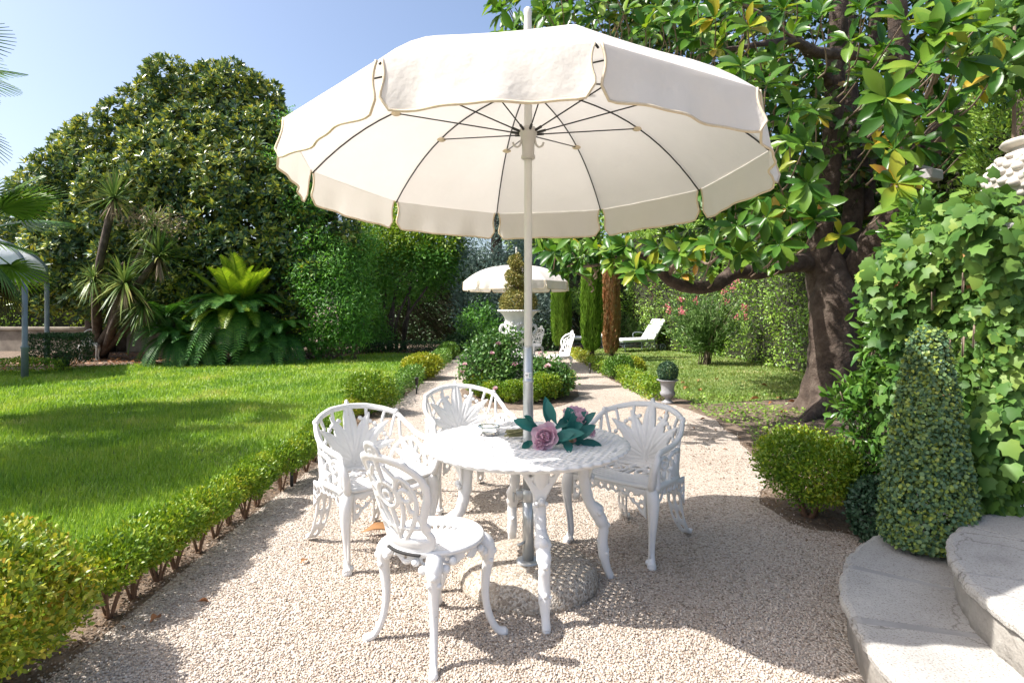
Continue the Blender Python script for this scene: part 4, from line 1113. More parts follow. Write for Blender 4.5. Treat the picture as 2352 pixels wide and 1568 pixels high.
def strip(name, A, B, wd, h, n, leaf, mat, label, group=None, z0=0.0, cat='hedge', wob=.06, kind='small', core=False):
    A = np.array((*A, 0.0)); B = np.array((*B, 0.0)); L = np.linalg.norm(B - A); d = (B - A)/L; s = np.array((-d[1], d[0], 0))
    t = thing(name, label, cat, (A + B)/2, 0, group)
    areas = np.array([L*h, L*h, L*wd, wd*h, wd*h]); k = rng.choice(5, n, p=areas/areas.sum())
    u, v = rng.random(n), rng.random(n); P = np.zeros((n, 3)); N = np.zeros((n, 3))
    for q in range(5):
        m = k == q; m_ = m.sum()
        if q == 0: P[m] = A + d*L*u[m][:, None] + s*wd/2 + np.c_[np.zeros((m_, 2)), v[m]*h]; N[m] = s
        if q == 1: P[m] = A + d*L*u[m][:, None] - s*wd/2 + np.c_[np.zeros((m_, 2)), v[m]*h]; N[m] = -s
        if q == 2: P[m] = A + d*L*u[m][:, None] + s*((v[m] - .5)*wd)[:, None] + (0, 0, h); N[m] = (0, 0, 1)
        if q == 3: P[m] = A + s*((u[m] - .5)*wd)[:, None] + np.c_[np.zeros((m_, 2)), v[m]*h]; N[m] = -d
        if q == 4: P[m] = B + s*((u[m] - .5)*wd)[:, None] + np.c_[np.zeros((m_, 2)), v[m]*h]; N[m] = d
    ph = P @ np.array((2.1, 1.7, 2.9)); lump = (np.sin(ph*1.3) + np.sin(P[:, 0]*3.7 + P[:, 2]*4.1) + np.cos(P[:, 1]*4.3))*wob*.5
    P = P + N*(lump - rng.random(n)**1.5*wob*2.2)[:, None] + rng.normal(size=(n, 3))*leaf[0]*.3 + (0, 0, z0)
    P, Mx = clumps(P, N, 1, .0, leaf[0], leaf[1], .5, .25, .8, .7)
    foliage(t, kind, P, Mx, mat)
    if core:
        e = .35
        obj('dark_backing', *box((A + B)/2 + np.array((0, 0, h*.5 - .05)), (L - e*.6, max(wd - e, .08), h - e*.5), math.atan2(d[1], d[0])), M['core'], t, False, True)  # solid dark box added as backing, closes the gaps between leaves
    return t
strip('low_hedge', (-1.84, 8.2), (-1.76, 11.0), .26, .30, 5000, (.042, .022), M['box_dark'], 'low clipped box hedge joining the biggest ball to the yellow-green ball', 'low box hedges along the path')
strip('low_hedge', (-1.74, 11.8), (-1.68, 15.2), .28, .30, 4000, (.05, .028), M['box_dark'], 'low clipped box hedge leading to the smooth deep green ball', 'low box hedges along the path')
strip('low_hedge', (-6.0, 17.6), (-1.9, 17.5), .35, .30, 5000, (.06, .03), M['shrubdark'], 'dark low hedge across the end of the left lawn', 'low box hedges along the path')
strip('low_hedge', (2.20, 9.05), (2.07, 11.2), .26, .30, 4500, (.042, .022), M['box'], 'low sunlit box hedge beside the small grey urn', 'low box hedges along the path')
strip('low_hedge', (1.98, 11.9), (1.84, 14.0), .24, .24, 2200, (.045, .025), M['box'], 'low box hedge before the cypress columns', 'low box hedges along the path')
strip('low_hedge', (1.80, 14.2), (1.66, 17.2), .22, .22, 1800, (.05, .028), M['box_gold'], 'thin browning low hedge along the right of the path', 'low box hedges along the path')
c = gp(1425, 872); c[1] += .2
box_plant(c, .30, .46, 4500, M['box_dark'], 'deep green box ball beside the right-hand low hedge', 'box balls along the path', 'box_ball', (.042, .022), False, .02)
c[0] += .36; c[1] += .25
box_plant(c, .24, .42, 2500, M['box_gold'], 'yellow-green box ball tucked behind the deep green one', 'box balls along the path', 'box_ball', (.042, .022), False, .02)
c = gp(1872, 1215); c[1] += .24; c[0] += .08
box_plant(c, .375, .60, 11000, M['box'], 'round box bush at the gravel edge beside the cone topiary', None, 'box_bush', (.026, .014), True, .10, 300)

# ------------------------------------------------------------------ rose island
sheet('rose_bed', [(.13 + .98*math.cos(a), 10.1 + 1.95*math.sin(a)) for a in np.linspace(0, 2*np.pi, 40, endpoint=False)], 0.009, M['soil'])
ip = []
for i, a in enumerate(np.linspace(R(195), R(345), 8)):
    b = np.array((.13 + .72*math.cos(a), 9.95 + 1.25*math.sin(a), 0))
    if i < 2: ip.append(box_plant(b, .22, .40, 3200, M['box'], 'leafy box plant in the ring around the rose bed', 'box plants round the rose bed', leaf=(.034, .018), stem=False, zfrac=.03))
    else:
        p = copy_tree(ip[i % 2]); p.location = b; p.rotation_euler = (0, 0, i*2.1); s = random.uniform(.9, 1.08); p.scale = (s, s, s*random.uniform(.9, 1.1))
def rose_bush(base, blobs, n, label, flowers):
    base = np.array(base, float); t = thing('rose_bush', label, 'rose bush', base)
    B = [(at(x, y, Y), r*Y/FPX) for x, y, r, Y in blobs]
    P, N = shell(B, n, .7, .12, .5, front=False, zmin=.05)
    P, Mx = clumps(P, N, 4, .045, .060, .036, .5, .0, .8, .5)
    foliage(t, 'small', P, Mx, M['rose'])
    for c, r in B:
        for k in range(3):
            e = c + rng.normal(size=3)*r*.5
            obj('cane', *tube(np.array([base + rng.normal(size=3)*(.12, .08, 0), (base + e)/2 + rng.normal(size=3)*.05, e]), np.array([.010, .007, .004]), 5, 9), M['stem_red'], t, True, True)
    me = None
    for x, y, Y, r in flowers:
        c = at(x, y, Y); mb = MB()
        D = sph(16); D[:, 2] = np.abs(D[:, 2]); p_, m_ = frames(np.tile(c, (16, 1)), D + (0, -.5, .2), -D + (0, 0, .2), r, r*.9)
        V, F = leaf_mesh('oval', p_, m_); obj('rose', V, F, M['rosepetal'], t, True, True)
rose_bush((-.25, 9.3, 0), [(1130, 800, 38, 9.4), (1095, 820, 35, 9.3), (1160, 830, 40, 9.3), (1120, 850, 42, 9.2), (1075, 850, 22, 9.2), (1175, 780, 25, 9.5), (1150, 870, 35, 9.1)], 1500,
          'tall leafy rose bush with pale flowers in front of the white urn', [(1068, 838, 9.1, .05), (1062, 855, 9.1, .05), (1183, 838, 9.1, .055), (1137, 893, 8.7, .05), (1145, 790, 9.2, .05), (1130, 812, 9.0, .045)])
rose_bush((.55, 9.4, 0), [(1240, 845, 28, 9.3), (1275, 860, 30, 9.2), (1245, 870, 30, 9.1), (1295, 875, 20, 9.1), (1220, 865, 25, 9.2)], 900,
          'lower rose bush with one pink flower right of the urn', [(1257, 842, 9.0, .065), (1240, 812, 9.4, .045)])
# urn, plinth, spiral topiary
UC = np.array((.11, 10.2, 0))
tag(obj('urn_plinth', *box((UC[0], UC[1], .29), (.66, .66, .58), R(8), .03), M['urn_white'], None, False), 'square pale stone plinth half hidden by roses under the white urn', 'plinth')
ur = thing('garden_urn', 'ornate white two-handled urn on the plinth in the rose bed', 'urn', UC + (0, 0, .58))
obj('foot', *box(UC + (0, 0, .605), (.42, .42, .05), R(8), .012), M['urn_white'], ur, False, True)
obj('bowl', *lathe([(.16, .63), (.17, .65), (.10, .70), (.075, .76), (.09, .80), (.19, .85), (.235, .92), (.225, .99), (.20, 1.03), (.205, 1.05), (.215, 1.12), (.235, 1.20), (.27, 1.27), (.315, 1.31), (.345, 1.33), (.345, 1.35), (.30, 1.355), (.26, 1.30)], 48, (UC[0], UC[1], 0), True, (.80, .98, .035, 20)), M['urn_white'], ur, True, True)
for s in (-1, 1):
    mb = MB(); mb.add(*tube(np.array([UC + (s*.20, -.02, .93), UC + (s*.27, -.02, .95), UC + (s*.31, -.02, 1.02), UC + (s*.27, -.02, 1.09), UC + (s*.21, -.02, 1.08)]), .026, 8, 18)); mb.add(*ball(UC + (s*.27, -.02, .95), .035)); mb.add(*ball(UC + (s*.285, -.02, 1.08), .03))
    mb.build('handle', M['urn_white'], ur, True, True)
mb = MB()
for k in range(28):
    a = 2*math.pi*k/28; mb.add(*ball(UC + (.215*math.cos(a), .215*math.sin(a), 1.10 + .04*math.sin(k*2.4)), .032, 7, 4))
mb.build('garland', M['urn_white'], ur, True, True)
mb = MB()
for k in range(40):
    a = 2*math.pi*k/40; mb.add(*ball(UC + (.345*math.cos(a), .345*math.sin(a), 1.338), .017, 6, 4))
mb.build('egg_rim', M['urn_white'], ur, True, True)
sp = thing('spiral_topiary', 'olive-brown spiral topiary with a round base growing in the white urn', 'topiary', UC + (0, 0, 1.34))
hel = []
for q in np.linspace(0, 1, 60):
    a = -2.2*2*np.pi*q + 2.5; rr = .135*(1 - q) + .055*q
    hel.append((UC[0] - .03 + rr*math.cos(a), UC[1] + rr*math.sin(a), 1.72 + .52*q, .105*(1 - q) + .075*q))
blobs = [(UC + (0, 0, 1.46), (.31, .31, .235))] + [((x, y, z), r) for x, y, z, r in hel]
P, N = shell(blobs[:1], 3600, .25, .03, .9, front=False, zmin=1.33)
P2, N2 = shell(blobs[1:], 5200, .25, .03, .45, front=False)
P, Mx = clumps(np.vstack([P, P2]), np.vstack([N, N2]), 1, .005, .038, .024, .6, .2, .8, .8)
foliage(sp, 'small', P, Mx, M['spiral'])
obj('stem', *tube(np.array([UC + (0, 0, 1.3), UC + (-.02, 0, 2.25)]), .015, 6), M['stem_red'], sp, True, True)

# small grey urn with a ball topiary, right of the path
uc = np.array((2.28, 8.75, 0))
u2 = thing('small_urn', 'small grey fluted urn holding a dark ball beside the low hedge', 'urn', uc)
obj('bowl', *lathe([(.085, 0), (.09, .02), (.06, .035), (.04, .06), (.045, .085), (.085, .10), (.105, .135), (.105, .16), (.092, .185), (.094, .23), (.105, .29), (.125, .325), (.155, .335), (.158, .345), (.12, .345), (.10, .30)], 40, uc, True, (.09, .17, .05, 18)), M['urn_grey'], u2, True, True)
b2 = thing('ball_topiary', 'small dark clipped ball growing in the grey urn', 'topiary', uc + (0, 0, .34))
P, N = shell([(uc + (0, 0, .46), .145)], 3800, .2, .02, .9, front=False); P, Mx = clumps(P, N, 1, .003, .022, .013, .5, .2, .8, .8); foliage(b2, 'small', P, Mx, M['topdark'])
obj('stem', *tube(np.array([uc + (0, 0, .31), uc + (0, 0, .45)]), .012, 6), M['stem_red'], b2, True, True)

# ------------------------------------------------------------------ path lights
def path_light(x, y, label, h=.26):
    b = gp(x, y); t = thing('path_light', label, 'path light', b, 0, 'black path lights')
    obj('stake', *lathe([(.006, -.01), (.014, .02), (.014, h*.55)], 10, b), M['blackplastic'], t, True, True)
    obj('lamp_head', *lathe([(.014, h*.55), (.026, h*.60), (.028, h*.95), (.034, h*.96), (.034, h), (.01, h*1.02)], 14, b), M['blackplastic'], t, True, True)
path_light(957, 905, 'black path light at the foot of the left low hedge', .27)
path_light(670, 1118, 'black path light among the box plants behind the hedge-side armchair', .28)
path_light(1355, 858, 'black path light at the right edge of the path', .22)
path_light(738, 826, 'black path light at the lawn edge below the green climber', .24)
b = gp(1463, 872); t = thing('spot_lamp', 'small grey spot lamp on the lawn beside the yellow-green ball', 'lamp', b)
obj('housing', *box(b + (0, 0, .14), (.085, .07, .07), .2, .008), M['lampgrey'], t, False, True); obj('stake', *lathe([(.008, 0), (.01, .11)], 8, b), M['lampgrey'], t, True, True)

# ------------------------------------------------------------------ cone topiary and its small dark neighbour, on and by the step
cb = np.array((2.115, 3.04, .215))
ct = thing('cone_topiary', 'tall artificial cone topiary with yellow-green speckles on the stone step', 'topiary', cb)
n = 15000; v = rng.random(n)**1.35*1.08; prof_z = [0, .05, .25, .55, .85, 1.00, 1.06, 1.085]; prof_r = [.195, .218, .202, .160, .112, .088, .062, .01]
rr = np.interp(v, prof_z, prof_r); a = rng.random(n)*2*np.pi
P = np.c_[cb[0] + rr*np.cos(a), cb[1] + rr*np.sin(a), cb[2] + .03 + v]
N = norm(np.c_[np.cos(a), np.sin(a), np.full(n, .22)]); P -= N*(rng.random(n)**2*.045)[:, None]
P, Mx = clumps(P, N, 1, .004, .021, .0175, .35, .1, 1.0, 1.0)
foliage(ct, 'oval', P, Mx, M['topiary'], 300)
for dx, dy in ((-.13, -.10), (.06, -.20), (.1, .12)):
    obj('wire_peg', *tube(np.array([cb + (dx, dy, -.002), cb + (dx, dy, .06)]), .004, 5), M['blackplastic'], ct, True, True)
cb2 = np.array((2.22, 3.62, 0)); c2t = thing('dark_topiary', 'small dark topiary half hidden behind the cone topiary', 'topiary', cb2)
P, N = shell([(cb2 + (0, 0, .20), (.17, .17, .20))], 2600, .2, .02, .9, front=False, zmin=.01); P, Mx = clumps(P, N, 1, .003, .026, .02, .4, .1, 1, 1); foliage(c2t, 'small', P, Mx, M['topdark'])

# ------------------------------------------------------------------ ivy, pointed-leaf shrub, stone vase, clipped conifer on the right
iv = thing('ivy', 'dense green ivy covering the white wall beside the steps', 'ivy', (2.6, 3.4, 0))
n = 3600
k = rng.random(n); P = np.zeros((n, 3)); N = np.zeros((n, 3))
m = k < .55; q = m.sum(); P[m] = np.c_[np.full(q, 2.49), 3.0 + .95*rng.random(q)**1.9, .35 + rng.random(q)*1.55]; N[m] = (-1, -.25, .15)
m = (k >= .55) & (k < .85); q = m.sum(); P[m] = np.c_[rng.uniform(2.42, 3.5, q), np.full(q, 3.02), .62 + rng.random(q)*1.26]; N[m] = (-.2, -1, .2)
m = k >= .85; q = m.sum(); P[m] = np.c_[rng.uniform(2.42, 3.5, q), rng.uniform(3.05, 3.9, q), np.full(q, 1.88)]; N[m] = (-.2, -.4, 1)
N = norm(N)
lump = .085*(np.sin(P[:, 1]*4.1 + P[:, 2]*3.3) + np.sin(P[:, 2]*5.9 + P[:, 0]*4) + np.cos(P[:, 1]*7.7 - P[:, 2]*2)) + .06
lump *= np.clip((P[:, 2] - .3)/.5, .2, 1)
P[:, 2] -= np.clip(P[:, 1] - 3.25, 0, 1)*.42*np.clip(P[:, 2] - .8, 0, 1)
P = P + N*(lump - rng.random(n)**2*.16 + .05)[:, None]
P += rng.normal(size=P.shape)*.02
hang = np.where(N[:, 2:] > .8, 0.2, 1.0)
D = np.c_[rng.normal(size=(n, 2))*.45, -np.ones(n)]*hang + sph(n)*.35 + N*.25
sz = rng.uniform(.050, .100, n)
P, Mx = frames(P, D, N + sph(n)*.75 + (-.25, -.2, .3), sz, sz*1.05)
foliage(iv, 'ivy', P, Mx, M['ivy'], 300)
n = 9000; Pb = np.c_[rng.uniform(2.44, 2.58, n), rng.uniform(3.0, 3.92, n), .32 + rng.random(n)*1.5]; fr_ = rng.random(n) < .4
Pb[fr_] = np.c_[rng.uniform(2.45, 3.5, fr_.sum()), rng.uniform(2.96, 3.08, fr_.sum()), .64 + rng.random(fr_.sum())*1.22]
sz = rng.uniform(.03, .06, n); p_, m_ = frames(Pb, sph(n) + (0, 0, -.6), sph(n)*.5 + (-.7, -.5, .2), sz, sz*.9)
foliage(iv, 'oval', p_, m_, M['ivy'], 0, 'inner_foliage')
kd = rng.choice(len(P), 26); leaf_parts('ivy', P[kd] + norm(P[kd]*0 + np.array((-1, -.6, .1)))*.03, Mx[kd]*.75, M['deadleaf'], iv, 'dry_leaf')
for k in range(7):
    y0 = rng.uniform(3.05, 3.8); z0 = rng.uniform(1.2, 1.7); obj('tendril', *tube(np.array([(2.46, y0, z0), (2.36, y0 - .12, z0 - .12), (2.30, y0 - .2, z0 - .02)]), np.array([.006, .005, .003]), 5, 8), M['twig'], iv, True, True)
cm = thing('pointed_leaf_shrub', 'glossy shrub with pointed leaves growing out between box bush and ivy', 'shrub', (2.55, 4.35, 0))
B = [(at(x, y, Y), r*Y/FPX) for x, y, r, Y in ((2060, 700, 75, 4.1), (2040, 790, 62, 4.05), (2085, 760, 70, 3.85), (2100, 660, 65, 3.9), (2090, 560, 60, 4.0), (2120, 500, 45, 4.0), (2095, 860, 60, 3.8),  (1990, 925, 62, 4.15), (2050, 880, 55, 4.1), (1975, 1010, 40, 4.1), (2010, 1090, 55, 3.95), (2075, 610, 50, 4.3), (1950, 915, 38, 4.2), (1960, 1070, 35, 3.95))]
P, N = shell(B, 1500, .8, .1, .4, front=False, zmin=.1)
P, Mx = clumps(P, N, 2, .03, .080, .033, .7, .15, .7, .4)
foliage(cm, 'mag', P, Mx, M['camellia'], 300)
for c_, r_ in B:
    for k in range(2):
        e = c_ + rng.normal(size=3)*r_*.4
        obj('stem', *tube(np.array([(2.55 + .1*rng.normal(), 4.35 + .05*rng.normal(), 0), (2.55 + .3*(e[0] - 2.55), 4.35 + .2*(e[1] - 4.35), e[2]*.55), e]), np.array([.012, .009, .004]), 5, 10), M['twig'], cm, True, True)
vs_ = np.array((2.90, 3.22, 1.862))
sv = thing('stone_vase', 'pale carved stone vase on top of the ivy wall', 'vase', vs_)
obj('body', *lathe([(.12, 0), (.13, .03), (.15, .06), (.23, .14), (.275, .23), (.26, .32), (.20, .40), (.16, .43), (.17, .445)], 28, vs_), M['carved'], sv, True, True)
obj('lip', *lathe([(.15, .435), (.20, .45), (.215, .465), (.205, .48), (.12, .48)], 28, vs_), M['carved'], sv, True, True)
mb = MB()
for k in range(220):
    h = (k + .5)/220*.34 + .05; rr = float(np.interp(h, [.05, .14, .23, .32, .40], [.15, .225, .27, .255, .20])); a = k*2.4
    mb.add(*ball(vs_ + (rr*math.cos(a), rr*math.sin(a), h), (random.uniform(.018, .038),)*2 + (random.uniform(.016, .032),), 7, 5))
mb.build('carving', M['carved'], sv, True, True)
cf = thing('clipped_conifer', 'tall finely textured clipped conifer behind the stone vase', 'conifer', (4.45, 5.2, 0))
P, N = shell([((4.45, 5.2, .6 + .45*k), (.52 - .02*k, .52 - .02*k, .5)) for k in range(9)], 15000, .25, .05, .7, front=True)
P, Mx = clumps(P, N, 1, .01, .055, .018, .7, .5, .6, .5); foliage(cf, 'small', P, Mx, M['hedge'])
obj('trunk', *tube(np.array([(4.45, 5.2, 0), (4.45, 5.2, 4.2)]), np.array([.08, .03]), 8), M['bark'], cf, True, True)
iv2 = thing('climbing_ivy', 'ivy with large pale leaves hanging high beside the magnolia', 'ivy', (3.9, 4.6, 0))
P, N = shell([(at(2330, 60, 4.4), .34), (at(2352, 150, 4.3), .22), (at(2260, 120, 4.6), .2)], 260, .5, .1, .5, front=True)
P, Mx = clumps(P, N, 1, .03, .10, .10, .3, -.7, .6, .8); foliage(iv2, 'ivy', P, Mx, M['ivy'], 200)
obj('stem', *tube(np.array([(3.9, 4.6, 0), (3.95, 4.7, 2.0), at(2330, 60, 4.5)]), np.array([.03, .02, .01]), 6, 10), M['twig'], iv2, True, True)

# ------------------------------------------------------------------ magnolia
TB = gp(1908, 945)
mg = thing('magnolia_tree', 'big old magnolia with thick brown trunk and glossy leaves', 'tree', TB)
def limb(name, pts, n=24, seg=10, mat='bark'):
    P = np.array([(*at(x, y, Y), r) for x, y, Y, r in pts]); V, F = tube(P, None, seg, n)
    V = V + rng.normal(size=V.shape)*.004
    return obj(name, V, F, M[mat], mg, True, True)
T0 = np.array([(*(TB + (0, 0, -.05)), .52), (*(TB + (0, 0, .10)), .40), (*(TB + (0, 0, .35)), .315), (*(TB + (.02, 0, .8)), .29), (*(TB + (.03, 0, 1.2)), .29), (*(TB + (.04, 0, 1.5)), .29), (*(TB + (.05, 0, 1.85)), .20), (*(TB + (.06, 0, 2.15)), .06)])
V, F = tube(T0, None, 28, 40)
d = V[:, :2] - TB[:2]; an = np.arctan2(d[:, 1], d[:, 0]); fl = np.clip(1 - V[:, 2]/.6, 0, 1)
V[:, :2] = TB[:2] + d*(1 + .20*fl*np.sin(an*5 + 1) + .05*np.sin(an*9 + V[:, 2]*6) + .03*np.sin(V[:, 2]*17 + an*3))[:, None]
obj('trunk', V, F, M['bark'], mg, True, True)
for k in range(6):
    a = random.random()*6.28; L = random.uniform(.5, 1.1); e = np.array((math.cos(a), math.sin(a), 0))
    obj('root', *tube(np.array([TB + e*.3 + (0, 0, .12), TB + e*(.3 + L*.5) + (0, 0, .02), TB + e*(.3 + L) + (0, 0, -.03)]), np.array([.12, .06, .02]), 8, 12), M['bark'], mg, True, True)
limb('branch', [(1900, 720, 8.2, .20), (1885, 640, 8.2, .19), (1885, 540, 8.1, .15), (1905, 420, 8.0, .13), (1915, 250, 7.8, .12), (1925, 60, 7.7, .11), (1935, -150, 7.6, .08)])
limb('branch', [(1915, 710, 8.25, .2), (1930, 620, 8.3, .18), (1960, 480, 8.4, .13), (1955, 300, 8.5, .11), (1950, 100, 8.6, .10), (1950, -120, 8.7, .08)])
limb('branch', [(1925, 730, 8.1, .2), (1955, 655, 8.1, .20), (2000, 560, 7.8, .17), (2060, 470, 7.5, .15), (2085, 350, 7.2, .13), (2070, 200, 7.0, .11), (2060, 0, 6.8, .10), (2050, -150, 6.7, .07)])
limb('branch', [(2070, 450, 7.5, .13), (2140, 330, 7.2, .15), (2200, 270, 7.0, .11), (2260, 180, 6.8, .08), (2330, 60, 6.6, .06)])
limb('branch', [(1990, 500, 8.5, .10), (2000, 250, 8.8, .09), (2010, 0, 9, .08)])
limb('branch', [(1895, 650, 8.2, .16), (1862, 605, 8.2, .14), (1800, 610, 7.9, .105), (1740, 625, 7.7, .095), (1690, 625, 7.5, .09), (1640, 655, 7.3, .085), (1590, 660, 7.2, .075), (1540, 645, 7.0, .065), (1505, 610, 6.9, .05), (1470, 585, 6.8, .03), (1400, 590, 6.6, .018)], 50)
limb('branch', [(1505, 610, 6.9, .03), (1440, 600, 6.6, .022), (1340, 610, 6.4, .014), (1260, 590, 6.3, .008)], 20, 6, 'twig')
limb('branch', [(1530, 640, 7.0, .03), (1580, 560, 6.6, .025), (1620, 605, 6.4, .02), (1650, 590, 6.2, .012)], 20, 6, 'twig')
limb('branch', [(1870, 520, 8.0, .06), (1790, 470, 7.0, .05), (1700, 440, 6.2, .035), (1640, 500, 5.6, .02)], 24, 8)
limb('branch', [(2075, 130, 7.0, .07), (1960, 125, 6.6, .065), (1880, 120, 6.2, .055), (1820, 95, 5.8, .04), (1760, 100, 5.4, .025), (1660, 115, 5.2, .018)], 30, 8)
limb('branch', [(1915, 200, 7.8, .07), (1800, 60, 7.0, .05), (1650, -10, 6.5, .04), (1500, -20, 6.2, .03), (1300, 0, 6, .015)], 30, 8)
limb('branch', [(1830, 95, 5.8, .02), (1760, 40, 5.4, .015), (1690, 0, 5.0, .012), (1640, -40, 4.8, .01)], 20, 6, 'twig')
limb('branch', [(2070, 240, 7, .05), (2050, 260, 5.5, .03), (2035, 260, 4.2, .015)], 16, 7, 'twig')
limb('branch', [(2085, 300, 7, .05), (2140, 200, 5.2, .03), (2160, 110, 4.0, .015)], 16, 7, 'twig')
limb('branch', [(2075, 420, 7.3, .05), (2070, 430, 5.6, .03), (2060, 430, 4.5, .015)], 16, 7, 'twig')
# whorls of leaves: centre, distance, number of leaves, leaf length
W = [(2035, 225, 3.7, 13, .20), (2050, 250, 3.8, 9, .20), (2150, 80, 3.5, 13, .21), (2185, 50, 3.5, 8, .20), (2120, 150, 3.7, 9, .2), (2210, 130, 3.6, 8, .2), (2060, 420, 4.3, 13, .21), (2080, 470, 4.4, 8, .2), (1855, 420, 4.6, 10, .19), (1870, 500, 4.7, 11, .19),
     (1850, 330, 4.6, 9, .19), (1790, 560, 5.0, 10, .18), (1700, 150, 4.5, 10, .19), (1760, 190, 4.5, 10, .19), (1720, 60, 4.8, 10, .19), (1640, 40, 5.0, 10, .19), (1820, 250, 4.8, 8, .18), (1950, 90, 4.6, 7, .19), (1690, 520, 5.3, 10, .18), (1640, 560, 5.4, 9, .18),
     (1560, 580, 5.8, 10, .18), (1450, 585, 6.1, 10, .18), (1400, 575, 6.2, 9, .18), (1330, 590, 6.3, 9, .18), (1280, 585, 6.4, 10, .18), (1245, 575, 6.4, 8, .18), (1700, 580, 5.5, 8, .18), (1760, 500, 5.2, 9, .18), (1880, 470, 4.9, 8, .18),
     (1150, 25, 6.0, 10, .18), (1190, 50, 6.0, 9, .18), (1250, 30, 5.9, 10, .18), (1310, 20, 5.8, 10, .18), (1370, 35, 5.7, 9, .18), (1430, 25, 5.6, 9, .18), (1480, 60, 5.5, 9, .18), (1540, 40, 5.4, 9, .18), (1590, 80, 5.3, 9, .18), (1130, 5, 6.1, 8, .18),
     (1640, 110, 5.2, 9, .18), (1600, 10, 5.1, 9, .18), (1700, 5, 4.9, 9, .19), (1800, 20, 4.8, 9, .19), (1780, 130, 4.9, 8, .19), (1880, 30, 4.8, 8, .19), (1980, 20, 4.6, 8, .19), (2080, 40, 4.3, 9, .2), (2250, 60, 3.9, 9, .2), (2300, 150, 4.0, 9, .2),
     (1810, 320, 5.0, 9, .18), (1780, 400, 5.2, 9, .18), (1870, 250, 5.0, 7, .18), (1740, 450, 5.4, 9, .18), (2010, 330, 5.0, 7, .19), (2110, 330, 4.8, 8, .19), (2000, 160, 4.9, 7, .19), (1930, 540, 5.4, 8, .18), (2100, 540, 5.0, 7, .19), (2180, 260, 4.6, 8, .19)]
W = [list(q) for q in W]
def region(n, x0, x1, y0, y1, d0, d1, L, edge=None):
    for _ in range(n):
        x, y = random.uniform(x0, x1), random.uniform(y0, y1)
        if edge and not edge(x, y): continue
        W.append([x, y, random.uniform(d0, d1), random.randint(8, 11), L])
region(60, 1230, 1880, 545, 640, 5.8, 7.4, .17, lambda x, y: y < 640 - abs(x - 1500)*.10)
region(70, 1600, 1880, 120, 560, 5.4, 7.0, .18)
region(60, 1120, 1900, -60, 90, 5.4, 7.0, .18)
region(40, 1990, 2352, 0, 420, 4.6, 6.4, .19)
NF = len(W)
region(260, 1150, 2500, -200, 560, 8.6, 11.0, .20, lambda x, y: y < 120 + (x - 1150)*.9)
region(160, 1500, 2352, 60, 560, 8.8, 10.5, .20)
P, D, N, L, back = [], [], [], [], []
for i, (x, y, Y, k, ln) in enumerate(W):
    c = at(x, y, Y); cen = np.array((4.4, 8.6, 3.5)); out = norm((c - cen)[None])[0]*.8 + np.array((-.15, -.35, .35)) + rng.normal(size=3)*.25
    out = norm(out[None])[0]; e1 = norm(np.cross(out, (0.2, .3, 1.0))[None])[0]; e2 = np.cross(out, e1)
    for j in range(k):
        a = 2.4*j + random.random(); el = random.uniform(.05, 1.15)
        d = (e1*math.cos(a) + e2*math.sin(a))*math.cos(el*.9) + out*math.sin(el*.9) + np.array((0, 0, -.30 if j % 2 else 0))
        P.append(c + d*.02 - out*.05*(j/k)); D.append(d); N.append(out*1.0 + np.array((0, 0, .5)) - d*.2 + rng.normal(size=3)*.15); L.append(ln*random.uniform(.68, 1.1)); back.append(i >= NF)
    if i < NF:
        tw = c - out*.30 + np.array((random.uniform(-.1, .1), random.uniform(.05, .2), -.10))
        obj('twig', *tube(np.array([tw + (0, .15, -.05), tw, c - out*.05]), np.array([.009, .007, .005]), 5, 7), M['twig'], mg, True, True)
P, D, N, L, back = map(np.array, (P, D, N, L, back))
L = L*1.08; p_, m_ = frames(P, D, N, L, L*.46)
fr = ~back
inview = (np.abs(p_[fr][:, 0]/p_[fr][:, 1]) < .857) & ((EYE - p_[fr][:, 2])/p_[fr][:, 1] > -.51)
foliage(mg, 'mag', p_[fr], m_[fr], M['magleaf'], 300, 'foliage', L[fr]/p_[fr][:, 1]*inview)
# inner and upper crown
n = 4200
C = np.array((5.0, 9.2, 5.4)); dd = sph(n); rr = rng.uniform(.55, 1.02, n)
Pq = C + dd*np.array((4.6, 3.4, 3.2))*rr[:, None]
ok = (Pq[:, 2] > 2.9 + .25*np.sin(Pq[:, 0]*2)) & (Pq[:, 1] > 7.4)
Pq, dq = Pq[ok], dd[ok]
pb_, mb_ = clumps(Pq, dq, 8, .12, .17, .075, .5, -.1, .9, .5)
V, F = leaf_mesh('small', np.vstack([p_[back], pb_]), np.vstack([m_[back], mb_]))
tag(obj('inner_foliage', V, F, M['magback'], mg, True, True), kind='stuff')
b = at(2138, 402, 5.6); fl_ = thing('floodlight', 'grey weathered floodlight box fixed among the magnolia branches', 'lamp', b)
obj('housing', *box(b, (.20, .12, .10), .5, .012), M['lampgrey'], fl_, False, True); obj('bracket', *box(b + (-.02, .05, .08), (.24, .03, .03), .5, .005), M['lampgrey'], fl_, False, True)

